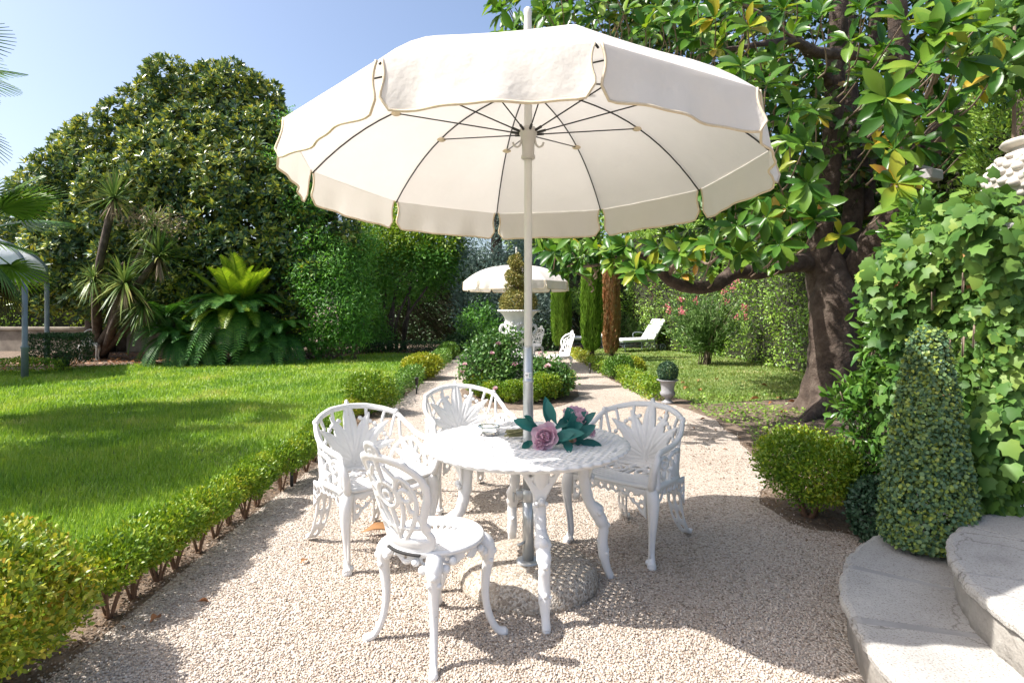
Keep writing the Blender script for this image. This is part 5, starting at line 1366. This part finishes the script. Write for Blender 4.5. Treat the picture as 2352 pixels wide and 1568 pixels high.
# ------------------------------------------------------------------ right hedge, back hedges
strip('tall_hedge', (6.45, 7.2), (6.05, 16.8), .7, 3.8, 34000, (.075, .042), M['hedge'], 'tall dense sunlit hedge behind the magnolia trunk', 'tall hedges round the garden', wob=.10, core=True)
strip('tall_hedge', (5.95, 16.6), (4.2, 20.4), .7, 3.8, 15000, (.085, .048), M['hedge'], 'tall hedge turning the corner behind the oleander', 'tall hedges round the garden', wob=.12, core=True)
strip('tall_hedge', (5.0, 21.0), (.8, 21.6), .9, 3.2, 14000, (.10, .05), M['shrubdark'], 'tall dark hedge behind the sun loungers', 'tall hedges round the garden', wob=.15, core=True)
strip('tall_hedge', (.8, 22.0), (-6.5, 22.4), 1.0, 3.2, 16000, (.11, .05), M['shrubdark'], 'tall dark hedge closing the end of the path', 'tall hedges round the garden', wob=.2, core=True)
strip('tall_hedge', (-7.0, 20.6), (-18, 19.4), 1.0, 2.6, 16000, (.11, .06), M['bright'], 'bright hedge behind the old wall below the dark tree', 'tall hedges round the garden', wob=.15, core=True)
wl = thing('old_wall', 'low old stone wall with coping behind the fan-backed chair', 'wall', (-12, 18.4, 0))
obj('wall_body', *box((-12.4, 18.4, .32), (11, .3, .64), R(-3)), M['wallstone'], wl, False, True); obj('coping', *box((-12.4, 18.4, .69), (11.1, .42, .10), R(-3), .02), M['wallstone'], wl, False, True)

def crown(t, blobs, n, k, rad, leaf, mat, kind='small', out=.6, up=.2, jit=.8, thick=.35, name='crown', front=True, cull=.72):
    B = [(at(x, y, Y), np.array((r, r, r*.9))*Y/FPX) for x, y, r, Y in blobs]
    P, N = shell(B, n, thick, .05, cull, front)
    P, Mx = clumps(P, N, k, rad, leaf[0], leaf[1], out, up, jit, .5)
    o = foliage(t, kind, P, Mx, mat, 0, name)
    return B

# ------------------------------------------------------------------ the big dark tree with its climber
dt = thing('dark_evergreen_tree', 'huge dark evergreen tree with bronze-green leaf tips left of the parasol', 'tree', gp(230, 808))
DB = [(430, 255, 105, 17.5), (535, 270, 90, 17.3), (340, 300, 95, 17.2), (610, 330, 95, 17), (245, 385, 100, 16.8), (420, 400, 130, 16.2), (555, 430, 120, 15.9), (145, 455, 95, 16.8), (305, 480, 110, 16.0), (80, 520, 80, 17), (180, 580, 105, 16.3),
      (440, 540, 110, 15.8), (560, 560, 105, 15.7), (655, 450, 100, 16), (685, 560, 95, 15.9), (100, 640, 80, 16.6), (245, 660, 90, 16.2), (640, 660, 90, 16), (490, 640, 100, 16.2), (25, 600, 70, 17.2), (745, 560, 75, 16.2), (380, 660, 90, 16.5), (500, 200, 60, 17.6), (385, 215, 60, 17.6), (180, 340, 50, 17), (590, 240, 55, 17.4)]
crown(dt, [(x, y, r*.66, Y) for x, y, r, Y in DB], 2200, 8, .12, (.26, .15), M['darktree'], 'small', .4, .1, .9, .6, 'inner_crown')
D2 = list(DB)
for x, y, r, Y in DB:
    for k in range(6):
        a = random.random()*6.28; D2.append((x + r*.80*math.cos(a), y + r*.80*math.sin(a) - r*.08, r*random.uniform(.30, .45), Y - r*Y/FPX*random.uniform(.1, .75)))
B = [(at(x, y, Y), np.array((r, r, r*.9))*Y/FPX) for x, y, r, Y in D2]
P, N = shell(B, 10500, .16, .02, .86, True)
P, Mx = rosettes(P, N, 9, .185, .074); foliage(dt, 'small', P, Mx, M['darktree'], 0, 'crown')
base = np.array(dt.location)
obj('trunk', *tube(np.array([(*base, .42), (*(base + (0, 0, 1.5)), .32), (*(base + (.3, .2, 3)), .26), (*(base + (.8, .2, 5)), .16)]), None, 12, 20), M['bark'], dt, True, True)
for dx, dz, sx in ((-2.4, 3.6, -1), (2.6, 4.4, 1), (1.0, 6.2, 1), (-1.0, 5.6, -1), (3.8, 2.8, 1)):
    obj('branch', *tube(np.array([base + (0, 0, 1.4), base + (dx*.4, 0, 1.4 + dz*.35), base + (dx, -.4, dz)]), np.array([.22, .14, .05]), 8, 14), M['bark'], dt, True, True)
base2 = gp(290, 806)
obj('trunk', *tube(np.array([(*base2, .26), (*(base2 + (.1, 0, 1.3)), .20), (*(base2 + (.5, .3, 3)), .12)]), None, 10, 14), M['bark'], dt, True, True)
cl = thing('green_climber', 'bright green feathery climber hanging down the edge of the dark tree', 'climber', gp(765, 826))
crown(cl, [(690, 300, 45, 16.4), (670, 380, 55, 15.6), (700, 470, 55, 15.4), (765, 620, 70, 15.4), (810, 600, 50, 15.8), (775, 700, 75, 15.2), (735, 770, 45, 15.2), (800, 760, 45, 15.2), (715, 640, 50, 15.1), (825, 690, 40, 15.8), (720, 560, 50, 15.3), (600, 280, 30, 16.6), (830, 560, 40, 16)], 2600, 8, .11, (.11, .036), M['vine'], 'small', .3, -.3, .9, .6)
b = np.array(cl.location)
for k in range(26):
    a = random.uniform(-.7, .7); p0 = b + (a, random.uniform(-.3, .4), 0)
    obj('vine_stem', *tube(np.array([p0, p0 + (random.uniform(-.5, .5), -.1, random.uniform(.3, .8)), p0 + (random.uniform(-.6, .6), 0, random.uniform(1, 2.2))]), np.array([.022, .016, .010]), 5, 9), M['twig'], cl, True, True)

# ------------------------------------------------------------------ trees and shrubs at the end of the path
ft = thing('arching_tree', 'arching tree with sunlit yellow-green top over a dark hollow at the path end', 'tree', gp(880, 806))
crown(ft, [(890, 560, 65, 19.5), (955, 545, 65, 19.5), (1015, 560, 55, 19.5), (865, 515, 60, 20), (930, 500, 60, 20), (1000, 510, 50, 20)], 2000, 7, .12, (.13, .06), M['bright'], 'small', .6, .3, .8, .5)
crown(ft, [(930, 620, 85, 19.6), (870, 680, 45, 19), (1020, 620, 50, 19.6), (860, 620, 55, 19.2), (990, 590, 50, 19.2)], 1500, 7, .12, (.13, .05), M['vine'], 'small', .5, 0, .8, .5, 'lower_crown')
b = np.array(ft.location)
for k in range(6):
    obj('trunk', *tube(np.array([b + (.12*k, .1*k, 0), b + (.15*k + .15*math.sin(k*2), 0, .9), b + (.22*k + .3*math.sin(k*3), .5, 2.0)]), np.array([.06, .045, .03]), 7, 12), M['bark'], ft, True, True)
bc = thing('blue_cypress', 'broad blue-grey cypress behind the far parasol', 'tree', gp(1140, 800))
crown(bc, [(1125, 560, 85, 20), (1130, 480, 80, 20), (1120, 640, 85, 19.8), (1180, 640, 80, 20), (1085, 700, 45, 19.4), (1190, 700, 70, 19.4), (1240, 730, 60, 19.4), (1130, 400, 70, 20), (1130, 320, 55, 20), (1130, 250, 35, 20), (1110, 740, 60, 19.2), (1240, 650, 50, 20)], 3600, 7, .12, (.13, .036), M['bluecyp'], 'small', .7, .35, .7, .35)
b = np.array(bc.location); obj('trunk', *tube(np.array([b, b + (0, .3, 3), b + (0, .3, 8)]), np.array([.25, .2, .05]), 9, 10), M['bark'], bc, True, True)
for (x, y, pts, mt, lab) in ((1095, 806, [(1095, 750, 45, 18.4), (1130, 770, 35, 18.2), (1075, 790, 25, 18.2), (1110, 720, 30, 18.6)], 'vine', 'loose leafy shrub below the blue cypress'), (1245, 802, [(1245, 770, 35, 18.8), (1225, 785, 25, 18.6), (1270, 790, 20, 18.6)], 'shrubdark', 'dark low shrub behind the far chairs'),
                               (1395, 806, [(1400, 690, 35, 20), (1385, 730, 30, 20), (1330, 690, 30, 20)], 'hedge', 'pale leafy shrub between the cypress columns'), (1060, 812, [(1065, 795, 22, 17.6), (1045, 790, 18, 17.8)], 'shrubdark', 'small dark shrub at the far end of the path'),
                               (870, 812, [(865, 770, 38, 18.2), (845, 790, 26, 17.8), (850, 730, 30, 18.2)], 'vine', 'leafy green shrub at the foot of the arching tree')):
    t = thing('garden_shrub', lab, 'shrub', gp(x, y)); crown(t, pts, 420, 6, .08, (.10, .045), M[mt], 'small', .5, .1, .8, .6)

for i, (x, pts) in enumerate(((1500, [(1480, 560, 90, 25), (1560, 520, 100, 26), (1400, 540, 90, 26), (1450, 470, 90, 26)]), (1700, [(1680, 560, 100, 24), (1760, 520, 110, 25), (1700, 450, 110, 26)]), (1950, [(1900, 560, 120, 22), (2020, 500, 130, 22), (1850, 470, 100, 23)]), (2250, [(2200, 560, 150, 16), (2350, 520, 150, 15), (2280, 430, 140, 16)]), (1280, [(1290, 560, 90, 26), (1330, 620, 60, 26), (1240, 520, 80, 26)]))):
    lab = ('leafy background tree behind the sun loungers', 'leafy background tree above the hedge behind the oleander', 'leafy background tree behind the magnolia trunk', 'leafy background tree beyond the ivy wall', 'leafy background tree right of the blue cypress')[i]
    p0 = gp(x, 790); p0[1] = pts[0][3]; p0[0] = (x - CX)*p0[1]/FPX
    t = thing('background_tree', lab, 'tree', p0, 0, 'background trees beyond the hedges'); crown(t, pts, 900, 7, .2, (.24, .12), M['hedge'], 'small', .5, .2, .8, .5)
    obj('trunk', *tube(np.array([p0, p0 + (.1, 0, 2.5), p0 + (0, 0, 5)]), np.array([.22, .18, .08]), 8, 8), M['bark'], t, True, True)

# ------------------------------------------------------------------ cypress columns
def cypress(c, r, h, mat, label, n=9000, name='cypress_column', low=.25):
    c = np.array(c, float); t = thing(name, label, 'cypress', c, 0, 'slim cypress columns')
    v = rng.random(n)**.9; z = low + v*(h - low)
    rr = r*np.interp(v, [0, .06, .25, .7, .92, 1], [.55, .85, 1, .95, .70, .12]); a = rng.random(n)*2*np.pi
    rr = rr*(1 + .10*np.sin(a*5 + z*2) + .07*np.sin(a*9 - z*3)) - rng.random(n)**2*r*.35
    P = np.c_[c[0] + rr*np.cos(a), c[1] + rr*np.sin(a), z]; N = np.c_[np.cos(a), np.sin(a), np.zeros(n)]
    D = N*.28 + np.array((0, 0, 1.0)) + sph(n)*.22; s = rng.uniform(.7, 1.3, n)
    p, m = frames(P, D, N + sph(n)*.5, .13*s, .022*s); foliage(t, 'small', p, m, mat)
    obj('trunk', *tube(np.array([c, c + (.02, 0, low + .1), c + (0, 0, h*.8)]), np.array([.07, .06, .02]), 8, 8), M['bark'], t, True, True)
cypress(gp(1358, 830), .235, 2.55, M['cyp'], 'bright green cypress column standing before the dead brown one')
cypress(gp(1288, 816), .24, 2.35, M['cyp'], 'bright green cypress column nearest the far parasol')
cypress(gp(1405, 825) + (0, .15, 0), .20, 2.65, M['deadcyp'], 'dead reddish-brown cypress column', low=.12)

# ------------------------------------------------------------------ oleanders
def oleander(c, h, w_, n, label, flowers=0):
    c = np.array(c, float); t = thing('oleander', label, 'shrub', c)
    PP, DD = [], []
    for k in range(n):
        a = random.random()*6.28; sp_ = w_*random.uniform(.15, 1.0); e = c + (sp_*math.cos(a), sp_*math.sin(a)*.7, h*random.uniform(.45, 1.0)*(1 - .25*(sp_/w_)))
        m_ = c + (e - c)*(.45, .45, .5) - (e - c)*(.15, .15, 0)
        pts = spline(np.array([c + rng.normal(size=3)*(.08, .06, 0), m_, e]), 10)
        if k < 26: obj('cane', *tube(pts, np.linspace(.014, .004, 10), 5), M['twig'], t, True, True)
        for j in range(22):
            q = random.uniform(.35, 1.0); i = min(int(q*9), 8); PP.append(pts[i] + (pts[i+1] - pts[i])*random.random()); d = norm((pts[i+1] - pts[i])[None])[0]; DD.append(d*.8 + rng.normal(size=3)*.6 + (0, 0, .15))
    P, D = np.array(PP), np.array(DD); L = rng.uniform(.10, .19, len(P))
    p, m = frames(P, D, sph(len(P)) + (0, -.4, .6), L, L*.17); foliage(t, 'small', p, m, M['oleander'])
    for k in range(flowers):
        a = random.random()*6.28; q = c + (w_*.8*math.cos(a), -abs(w_*.6*math.sin(a)), h*random.uniform(.55, 1.0)); D = sph(22)
        p, m = frames(np.tile(q, (22, 1)) + rng.normal(size=(22, 3))*.035, D, sph(22), .045, .035); V, F = leaf_mesh('oval', p, m); obj('flower', V, F, M['oleanderpetal'], t, True, True)
oleander(gp(1622, 838), 2.0, 1.15, 230, 'tall oleander with coral-pink flowers on the right lawn', 16)
oleander(gp(1475, 806) + (.1, 1.5, 0), 1.15, .6, 50, 'smaller oleander without flowers behind the sun lounger', 0)
oleander(gp(1430, 804) + (.1, 1.3, 0), 1.5, .35, 30, 'slender oleander behind the dead cypress', 0)

# ------------------------------------------------------------------ sun loungers
def lounger(c, rz, label):
    t = thing('sun_lounger', label, 'sun lounger', c, rz, 'white sun loungers on the right lawn')
    obj('seat_cushion', *box((-.32, 0, .36), (1.22, .60, .09), 0, .03), M['cushion'], t)
    V, F = box((0, 0, 0), (.80, .60, .09), 0, .03); a = R(52); V = V @ np.array([[math.cos(a), 0, math.sin(a)], [0, 1, 0], [-math.sin(a), 0, math.cos(a)]]) + np.array((.53, 0, .66))
    obj('back_cushion', V, F, M['cushion'], t)
    mb = MB()
    for s in (-1, 1):
        mb.add(*tube(np.array([(-.93, s*.29, .30), (.30, s*.29, .30), (.80, s*.29, .98)]), .014, 6))
        mb.add(*tube(np.array([(-.93, s*.29, .18), (.60, s*.29, .18)]), .010, 6))
    for x in (-.9, -.45, 0, .28): mb.add(*tube(np.array([(x, -.29, .30), (x, .29, .30)]), .010, 6))
    mb.build('frame', M['greyiron'], t)
    for s in (-1, 1):
        obj('leg', *tube(np.array([(-.80, s*.29, .30), (-.84, s*.30, .15), (-.80, s*.31, 0)]), .014, 6, 8), M['greyiron'], t)
        obj('leg', *tube(np.array([(.30, s*.29, .30), (.34, s*.30, .15), (.32, s*.31, 0)]), .014, 6, 8), M['greyiron'], t)
        obj('armrest', *tube(np.array([(.02, s*.32, .32), (.00, s*.34, .52), (.16, s*.34, .57), (.36, s*.33, .54), (.44, s*.31, .46)]), .013, 6, 16), M['greyiron'], t)
        wv = obj('wheel', *tube(np.array([(.62 + .11*math.cos(q), s*.33, .115 + .11*math.sin(q)) for q in np.linspace(0, 2*np.pi, 21)]), .010, 6, None, False), M['greyiron'], t)
        mb = MB()
        for q in range(4): mb.add(*tube(np.array([(.62 + .1*math.cos(q*.785), s*.33, .115 + .1*math.sin(q*.785)), (.62 - .1*math.cos(q*.785), s*.33, .115 - .1*math.sin(q*.785))]), .005, 5))
        mb.build('spokes', M['greyiron'], wv)
    return t
lounger(gp(1472, 808) + (.05, .35, 0), R(28), 'white sun lounger in full sun beside the oleander')
lounger(gp(1352, 803) + (.1, .6, 0), R(12), 'white sun lounger behind the green and brown cypress columns')

# ------------------------------------------------------------------ sago palm
def frond_mesh(name, arch, droop, mat, fold=.5):
    n = 38; V, F = [], []
    t = np.linspace(0, 1, n); y = t - .12*arch*t**3; z = arch*np.sin(t*1.9)*.42 - droop*t**2.2
    ln = np.sqrt(np.gradient(y)**2 + np.gradient(z)**2)
    V0, F0 = tube(np.c_[np.zeros(n), y, z], np.linspace(.012, .004, n), 5); V.append(V0); F += F0; off = len(V0)
    for i in range(4, n):
        L = .20*math.sin(math.pi*(.12 + .84*t[i]))**.6
        ty, tz = np.gradient(y)[i]/ln[i], np.gradient(z)[i]/ln[i]
        for s in (-1, 1):
            b = np.array((0, y[i], z[i])); d = np.array((s*.80, ty*.55, tz*.55 + fold*.35)); e = b + d*L; w_ = np.array((0, ty, tz))*.011
            m_ = b + d*L*.5 + np.array((0, 0, .006))
            V.append(np.array([b - w_, b + w_, m_ + w_, m_ - w_, e])); F += [(off, off + 1, off + 2, off + 3), (off + 3, off + 2, off + 4)]; off += 5
    me = make_mesh(name, np.vstack(V), F); me.materials.append(mat); return me
fr_new = frond_mesh('young_frond', .25, .05, M['cycad_new'], .9); fr_mid = frond_mesh('arching_frond', .75, .38, M['cycad'], .5); fr_low = frond_mesh('drooping_frond', .55, .75, M['cycad'], .4); fr_gold = frond_mesh('golden_frond', .6, .45, M['cycad_new'], .4)
def cycad(c, crowns, label):
    c = np.array(c, float); t = thing('sago_palm', label, 'cycad', c)
    for (x, y, Y, L, nn, nm, nl, gold) in crowns:
        o = at(x, y, Y); rel = o - c
        obj('trunk', *tube(np.array([c + (rel[0]*.8, rel[1], 0), o]), np.array([.16, .15]), 10, 6), M['bark'], t, True, True)
        for n, me, e0, e1, s0 in ((nn, fr_new, 38, 84, 1.08), (nm, fr_mid, 2, 24, 1.0), (nl, fr_low, -20, 4, 1.05), (gold, fr_gold, 2, 26, .90)):
            for k in range(n):
                f = bpy.data.objects.new('frond', me); COL.objects.link(f); f.parent = t; f.location = rel
                az = 2*math.pi*(k + random.random()*.6)/max(n, 1); s = L*s0*random.uniform(.88, 1.1)
                f.rotation_euler = (R(random.uniform(e0, e1)), random.uniform(-.15, .15), az); f.scale = (s, s, s)
cycad(gp(545, 836) + (0, .5, 0), [(545, 728, 14.7, 1.40, 34, 30, 26, 16), (415, 780, 14.4, 1.05, 0, 22, 26, 4), (640, 775, 14.9, 1.15, 0, 20, 24, 0), (470, 800, 14.2, .85, 0, 10, 18, 2), (590, 810, 14.4, .9, 0, 8, 18, 0), (380, 730, 14.9, 1.0, 0, 16, 14, 0)], 'spreading sago palm with a bright crown of upright young fronds on the lawn edge')

# ------------------------------------------------------------------ sword-leaved cordyline heads
def rosette_mesh(name, n, mat, lo, hi, bend=.25, w_=.045):
    a = rng.random(n)*2*np.pi; el = R(lo) + (R(hi) - R(lo))*rng.random(n); V, F = [], []
    for i in range(n):
        d = np.array((math.cos(a[i])*math.cos(el[i]), math.sin(a[i])*math.cos(el[i]), math.sin(el[i]))); s = np.array((-math.sin(a[i]), math.cos(a[i]), 0)); L = random.uniform(.75, 1.05)
        q = [(0, .5), (.35, 1.0), (.7, .7), (1, .02)]; rows = []
        for tt, ww in q: p = d*L*tt + np.array((0, 0, -bend*tt*tt*L*abs(math.cos(el[i])))); rows += [p - s*w_*ww*.5, p + s*w_*ww*.5]
        o = len(V); V += rows; F += [(o + 2*j, o + 2*j + 1, o + 2*j + 3, o + 2*j + 2) for j in range(3)]
    me = make_mesh(name, V, F); me.materials.append(mat); return me
ros = rosette_mesh('sword_rosette', 130, M['yucca'], -25, 88); ros2 = rosette_mesh('sword_rosette', 120, M['yucca'], -45, 75, .45); dry = rosette_mesh('dry_skirt', 60, M['skirt'], -85, -50, .1)
yc = thing('cordyline', 'tall cordyline with several heads of sword-shaped leaves before the dark tree', 'palm', gp(285, 808) + (.5, -2.0, 0))
b = np.array(yc.location)
for (x, y, Y, s, me) in ((262, 455, 13.9, .82, ros), (355, 525, 14.0, .80, ros2), (365, 590, 13.8, .92, ros), (285, 650, 13.7, .98, ros2), (330, 700, 13.9, .72, ros2), (215, 640, 14.0, .66, ros2)):
    o = at(x, y, Y); rel = o - b
    obj('trunk', *tube(np.array([b + rng.normal(size=3)*(.15, .1, 0), b + (rel*(.5, .5, .5) + (.1, 0, 0) if y > 600 else np.array((.55*rel[0] + .25, rel[1] + .35, rel[2]*.5))), o]), np.array([.11, .09, .08]), 8, 12), M['bark'], yc, True, True)
    for m2, nm in ((me, 'leaf_rosette'), (dry, 'dry_skirt')):
        f = link(nm, m2, None, yc, rel); f.rotation_euler = (random.uniform(-.15, .15), random.uniform(-.15, .15), random.random()*6); q = s*(1 if m2 is me else .7); f.scale = (q, q, q)
P = np.vstack([at(x, y, 13.7) + rng.normal(size=(200, 3))*(.30, .2, .14) for x, y in ((360, 505), (305, 500), (385, 520))]); p, m = frames(P, sph(600) + (0, 0, .5), sph(600), .10, .012); V, F = leaf_mesh('small', p, m); tag(obj('flower_spray', V, F, M['skirt'], yc, True, True), kind='stuff')

# ------------------------------------------------------------------ fan palms at the left edge
def fan_mesh(name, mat, arc=230, n=34):
    V, F = [], []
    V0, F0 = tube(np.array([(0, 0, 0), (0, .35, .06), (0, .70, .05)]), np.array([.016, .012, .009]), 5, 8); V.append(V0); F += F0; off = len(V0)
    o = np.array((0, .70, .05))
    for k in range(n):
        a = R(-arc/2 + arc*k/(n - 1)); L = .62*(.72 + .28*math.cos(a*.75)); d = np.array((math.sin(a), math.cos(a), -.05)); s = np.array((math.cos(a), -math.sin(a), 0)); zf = .018*(1 if k % 2 else -1)
        rows = []
        for tt, ww in ((.02, .006), (.45, .022), (.75, .011), (1, .001)): p = o + d*L*tt + np.array((0, 0, -.16*tt*tt*L + zf*(1 - tt))); rows += [p - s*ww, p + np.array((0, 0, .006)), p + s*ww]
        V.append(np.array(rows))
        for j in range(3):
            for q in range(2): F.append((off + j*3 + q, off + j*3 + q + 1, off + j*3 + q + 4, off + j*3 + q + 3))
        off += 12
    me = make_mesh(name, np.vstack(V), F); me.materials.append(mat); return me
fan = fan_mesh('fan_frond', M['palm']); fan_old = fan_mesh('old_fan_frond', M['palm_old'], 170)
def fan_palm(c, H, n, s, label, old=10, extra=()):
    c = np.array(c, float); t = thing('fan_palm', label, 'palm', c, 0, 'fan palms by the left lawn')
    obj('trunk', *tube(np.array([c, c + (.03, 0, H*.5), c + (0, 0, H)]), np.array([.17, .15, .17]), 12, 12), M['bark'], t, True, True)
    def add(me, az, el, q, nm='frond'):
        f = link(nm, me, None, t, (0, 0, H)); f.rotation_euler = (el, random.uniform(-.4, .4), az); f.scale = (q, q, q)
    for k in range(n):
        az = 2.4*k; dx = -math.sin(az)
        if dx < .35: add(fan, az, R(-30 + 100*k/n), s*random.uniform(.9, 1.1))
    for k in range(old): add(fan_old, 2.4*k + 1, R(random.uniform(-78, -50)), s*.85, 'dead_frond')
    for az, el, q in extra: add(fan, az, el, q)
    return t
fan_palm((-6.75, 7.4, 0), 2.25, 26, 1.0, 'fan palm with green fronds and a dry skirt reaching in over the lawn', 9, ((-1.50, .62, .95), (-1.75, .50, .95), (-1.45, -.80, .80), (-1.2, .85, .9)))
fan_palm((-7.05, 6.9, 0), 4.05, 24, 1.05, 'taller fan palm with dark drooping fronds beside the other palm', 9, ((-1.5, .02, .92), (-1.75, .3, .9)))
lt = thing('lawn_tree', 'small broad-leaved tree shading the near left lawn', 'tree', (-6.3, 4.7, 0))
P, N = shell([((-6.3, 4.7, 3.6), (1.3, 1.1, .9)), ((-5.8, 4.4, 3.0), (.9, .7, .6)), ((-6.9, 5.3, 3.2), (.9, .8, .7))], 1500, .8, .1, .3, front=False); P, Mx = clumps(P, N, 6, .08, .12, .05); foliage(lt, 'small', P, Mx, M['hedge'], 0, 'crown')
obj('trunk', *tube(np.array([(-6.3, 4.7, 0), (-6.25, 4.7, 1.6), (-6.3, 4.8, 3.4)]), np.array([.12, .09, .03]), 9, 10), M['bark'], lt, True, True)

# ------------------------------------------------------------------ pavilion, clipped hedge block
A_ = gp(57, 870); s_ = 2.67; ang = R(120.6)
pc = A_ + s_*np.array((math.cos(ang + R(60)), math.sin(ang + R(60)), 0))
pv = thing('garden_pavilion', 'round grey steel pavilion with a domed white cloth roof', 'pavilion', pc)
vx = [pc + s_*np.array((math.cos(ang - R(120) + R(60*k)), math.sin(ang - R(120) + R(60*k)), 0)) for k in range(6)]
BZ, AZ = 1.96, 3.05
for k in range(6):
    v0, v1 = vx[k], vx[(k + 1) % 6]
    obj('post', *tube(np.array([(*v0, .062), (*(v0 + (0, 0, .58)), .060), (*(v0 + (0, 0, .60)), .072), (*(v0 + (0, 0, .63)), .072), (*(v0 + (0, 0, .65)), .048), (*(v0 + (0, 0, BZ)), .048)]), None, 12), M['greyiron'], pv, True, True)
    mid = (v0 + v1)/2; dv = v1 - v0
    obj('beam', *box((mid[0], mid[1], BZ + .09), (np.linalg.norm(dv), .07, .20), math.atan2(dv[1], dv[0])), M['greyiron'], pv, False, True)
    def dome(p, q, top=AZ): # point on the dome above the edge point
        return None
    rb = [pc + (v0 - pc)*math.cos(q) + np.array((0, 0, BZ + .18 + (AZ - BZ - .18)*math.sin(q))) for q in np.linspace(0, np.pi/2, 14)]
    obj('roof_rib', *tube(np.array(rb) + (0, 0, .02), .035, 8), M['greyiron'], pv, True, True)
    V = []; 
    for q in np.linspace(0, np.pi/2*.98, 14):
        for u in np.linspace(0, 1, 9): e = v0 + (v1 - v0)*u; V.append(pc + (e - pc)*math.cos(q)*(1 - .03*math.sin(math.pi*u)) + np.array((0, 0, BZ + .18 + (AZ - BZ - .18)*math.sin(q) - .05*math.sin(math.pi*u)*math.sin(2*q))))
    obj('roof_cloth', V, [(i*9 + j, i*9 + j + 1, i*9 + j + 10, i*9 + j + 9) for i in range(13) for j in range(8)], M['pavilion'], pv, True, True)
hb = gp(118, 856); t = strip('clipped_hedge', (hb[0] - .45, hb[1] + .3), (hb[0] + .42, hb[1] + .3), .8, .62, 9000, (.04, .022), M['shrubdark'], 'square clipped hedge block on a short trunk beside the pavilion', None, .18, wob=.03)
obj('trunk', *tube(np.array([hb + (0, .3, 0), hb + (0, .3, .4)]), np.array([.13, .16]), 9, 5), M['bark'], t, True, True)
strip('low_hedge', (-12.5, 11.95), (-9.3, 12.35), .5, .32, 4500, (.045, .025), M['box'], 'low rounded hedge around the pavilion posts', None, 0, wob=.05)

# ------------------------------------------------------------------ fallen leaves
fm = []
for k in range(3):
    V0, F0 = LEAF['mag']; V = V0.copy(); V[:, 2] = V[:, 2]*1.2 + .30*(V[:, 0]**2)*(1 + k) + .05*np.sin(V[:, 1]*3 + k); V[:, 0] *= .42; V[:, 2] -= V[:, 2].min(); me = make_mesh('fallen_leaf', V, F0); me.materials.append(M['deadleaf']); fm.append(me)
def fallen(p, L, label, group):
    o = link('fallen_leaf', fm[random.randrange(3)], None, None, (p[0], p[1], .010)); o.rotation_euler = (random.uniform(-.1, .1), random.uniform(-.2, .2), random.random()*6.28); o.scale = (L, L, L); tag(o, label, 'leaf', group); return o
o = fallen(gp(835, 1232), .19, 'large curled rust-brown leaf under the hedge-side armchair', None); o.rotation_euler = (0, .2, R(-78))
fallen(gp(345, 1442), .085, 'long dry leaf on the gravel in front of the hedge stems', None)
for x, y in ((1012, 1178), (1008, 1133), (1010, 1192), (1640, 990), (1700, 1010), (1560, 960), (1590, 985), (1290, 945), (1340, 950), (1620, 965), (1480, 920), (1535, 950), (905, 965), (1660, 1035), (455, 1390), (690, 1300), (1490, 1030)):
    fallen(gp(x, y), random.uniform(.04, .075), 'small dry brown leaf lying on the gravel', 'dry leaves on the gravel')
for k in range(26):
    p = (random.uniform(2.7, 5.2), random.uniform(5.2, 11.2)); fallen(p, random.uniform(.09, .16), 'dry brown magnolia leaf on the ground below the magnolia', 'dry leaves below the magnolia')
